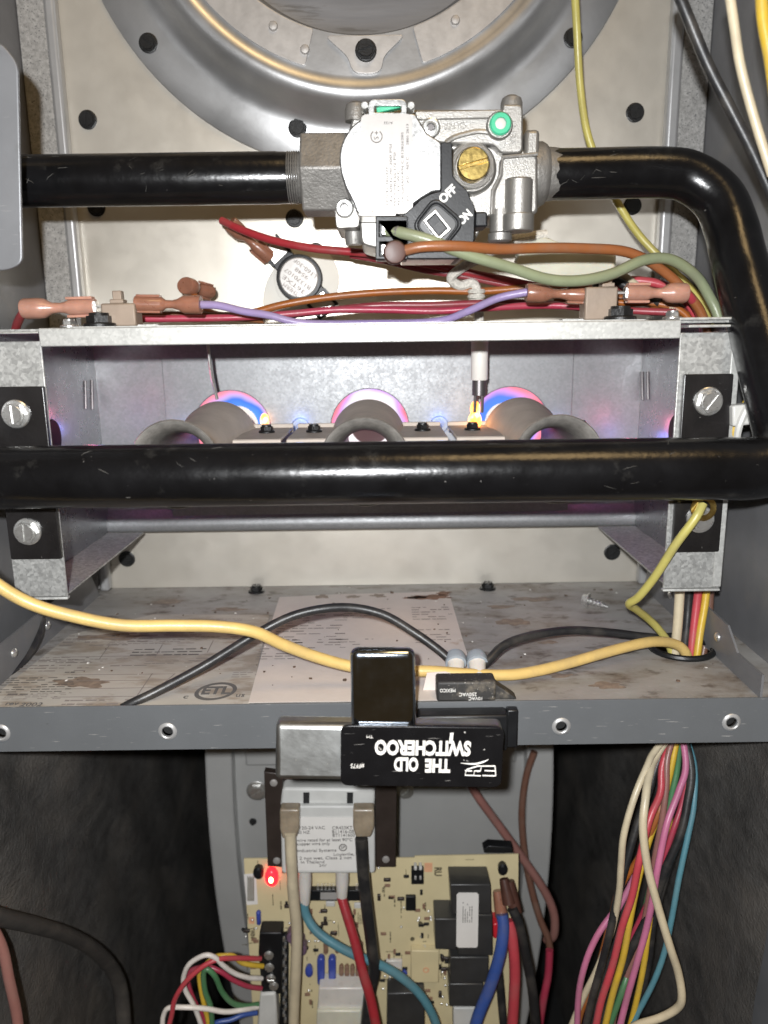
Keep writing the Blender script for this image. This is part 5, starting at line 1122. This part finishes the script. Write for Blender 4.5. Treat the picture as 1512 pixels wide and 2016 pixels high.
def blot(name, cx, cy, w, h, z, m, parent, seed):
    q = random.Random(seed); ph = [(q.uniform(0, 6), k, q.uniform(.05, .2)) for k in (2, 3, 5, 7)]
    lp = []
    for i in range(40):
        a = 2*math.pi*i/40; k = 1+sum(am*math.sin(p+n*a) for p, n, am in ph)
        lp.append((cx+w*k*math.cos(a), cy+h*k*math.sin(a)))
    return sheet(name, [lp], z, z+.00005, m, parent)
scorch = mat('scorch_brown', (.17, .085, .05), rough=.7, var=.5, vs=160)
blotm = mat('dried_drip', (.20, .155, .12), rough=.6, var=.35, vs=200)
for px, py, w, h, mt, sd in ((846, 1178, .013, .0055, scorch, 1), (872, 1166, .005, .004, scorch, 2), (820, 1178, .006, .003, blotm, 3), (695, 1177, .0045, .0030, blotm, 4), (745, 1175, .005, .0032, blotm, 5), (635, 1177, .006, .003, blotm, 6)):
    q = fz(px, py); blot('stain', q.x, min(q.y, .507), w, h, .00084, mt, pap, sd)
for px, py, w, h, sd in ((1010, 1225, .010, .006, 7), (985, 1195, .007, .004, 8), (1100, 1330, .006, .003, 9), (1195, 1350, .008, .004, 10), (1050, 1180, .013, .0045, 11), (1080, 1265, .005, .0025, 14), (330, 1185, .010, .0045, 15), (450, 1200, .009, .004, 16)):
    q = fz(px, py); blot('stain', q.x, q.y, w, h, .00012, blotm, deck, sd)
for px, py, w, h, sd in ((160, 1345, .013, .006, 12), (215, 1255, .016, .006, 13)):
    q = fz(px, py); blot('stain', q.x, q.y, w, h, .00034, blotm, lab, sd)
# more small parts on the circuit board
rq = random.Random(5)
free = [(480, 1800, 505, 1950), (560, 1700, 590, 1830), (610, 1785, 660, 1860), (690, 1790, 705, 1860), (745, 1700, 800, 1860), (820, 1750, 850, 1870), (760, 1870, 805, 1940), (865, 1880, 882, 1980), (600, 1850, 622, 1980), (720, 1880, 760, 1950), (840, 1940, 880, 2010)]
for k in range(130):
    x0_, y0_, x1_, y1_ = rq.choice(free); x, y = rq.uniform(x0_, x1_), rq.uniform(y0_, y1_)
    p = at(x, y, Y=pY_-.001); t = rq.random(); w, h = (.0009, .0019) if rq.random() < .5 else (.0019, .0009)
    if t < .45: MB().box(p.x-w, p.x+w, pY_-.0014, pY_-.0001, p.z-h, p.z+h).build('chip_resistor', M['blackpl'] if t < .2 else M['brownres'], pcb, bevel=.0002)
    elif t < .8: MB().lathe([(.0011, 0), (.0009, .0005), (.0003, .0009)], (p.x, pY_-.0001, p.z), (0, -1, 0), 10).build('solder_joint', M['tin'], pcb)
    else: MB().box(p.x-w*1.3, p.x+w*1.3, pY_-.002, pY_-.0001, p.z-h*1.3, p.z+h*1.3).build('diode', M['brownsteel'], pcb, bevel=.0005)
wire('dark red wire just under the gas valve beside the brighter one', [(690, 502, .478), (760, 514, .474), (840, 532, .470), (920, 545, .468), (1010, 563, .466), (1090, 580, .462), (1170, 590, .455), (1250, 585, .448), (1320, 598, .440), (1368, 630, .432)], 14, 'darkred')
wire('orange wire tucked behind the right limit switch', [(1090, 592, .452), (1160, 586, .448), (1230, 596, .440), (1290, 598, .434), (1340, 612, .428), (1365, 640, .424)], 14, 'orange')
for i, (px, py, w, h, rows, sd) in enumerate(((70, 1372, .030, .008, 4, 41), (140, 1300, .060, .008, 3, 42), (350, 1305, .036, .006, 2, 43), (300, 1265, .05, .008, 3, 44), (190, 1240, .06, .012, 4, 45), (420, 1255, .040, .010, 3, 46), (480, 1330, .012, .008, 3, 47), (110, 1270, .030, .012, 5, 48), (400, 1225, .05, .010, 4, 49))):
    q = fz(px, py); prints('small_print', (q.x, q.y, .00042), FLOOR, w, h, rows, M['inkpink'], lab, seed=sd, lh=.34, dens=.7)
for k in range(26):
    x0_, y0_, x1_, y1_ = rq.choice(free); x, y = rq.uniform(x0_, x1_), rq.uniform(y0_, y1_)
    prints('board_print', at(x, y, Y=pY_-.0002), inplane(rq.choice((90, -90, 0))), rq.uniform(.003, .006), .0014, 1, M['pcbink'], pcb, seed=k+60, lh=.6, dens=.9)
# ================================================================== scuffs on the black pipes and sealant at the joint
scuffm = mat('pipe_scuff', (.055, .053, .048), rough=.6, var=.4, vs=500)
def scuffs(parent, xa, xb, Yc, zc, r, n, seed):
    q = random.Random(seed); mb = MB()
    for _ in range(n):
        x = q.uniform(xa, xb); th = q.uniform(-.6, 1.2); L = q.uniform(.0008, .005)*(1 if q.random() < .8 else 2); sl = q.uniform(-.25, .25); w = q.uniform(.00005, .00022)
        P = []
        for k in range(5):
            t = k/4-.5; a = th+sl*t*(1+.4*math.sin(k*2.1+x*900))
            P.append(Vector((x+L*t, Yc-(r-.00002)*math.cos(a), zc+(r-.00002)*math.sin(a))))
        mb.tube(P, [w*.3, w, w*q.uniform(.5, 1.2), w*.8, w*.2], 5, 1, smoothpath=False)
    o = mb.build('scuff_marks', scuffm, parent); o['kind'] = 'stuff'
scuffs(sup, at(60, 350, Y=pY).x, x1-.012, pY, pz, prr, 18, 1)
scuffs(man, -.19, .14, mY, mz, mr, 14, 2)
scuffs(man, ox1+.004, .118, pY, pz, .0119, 14, 3)
mb = MB(); q = random.Random(9); n = 30; v = []; f = []
for i in range(n):
    a = 2*math.pi*i/n; L = .0035+.0045*q.random()
    for t, rr_ in ((0, .0128), (.35, .0125), (.8, .01215), (1, .01185)):
        v.append((ox1+.0015+L*t, pY-rr_*math.cos(a), pz+rr_*math.sin(a)))
f = [(i*4+k, ((i+1) % n)*4+k, ((i+1) % n)*4+k+1, i*4+k+1) for i in range(n) for k in range(3)]
mb.add(v, f).build('sealant_smear', M['cast2'], man, smooth=60)
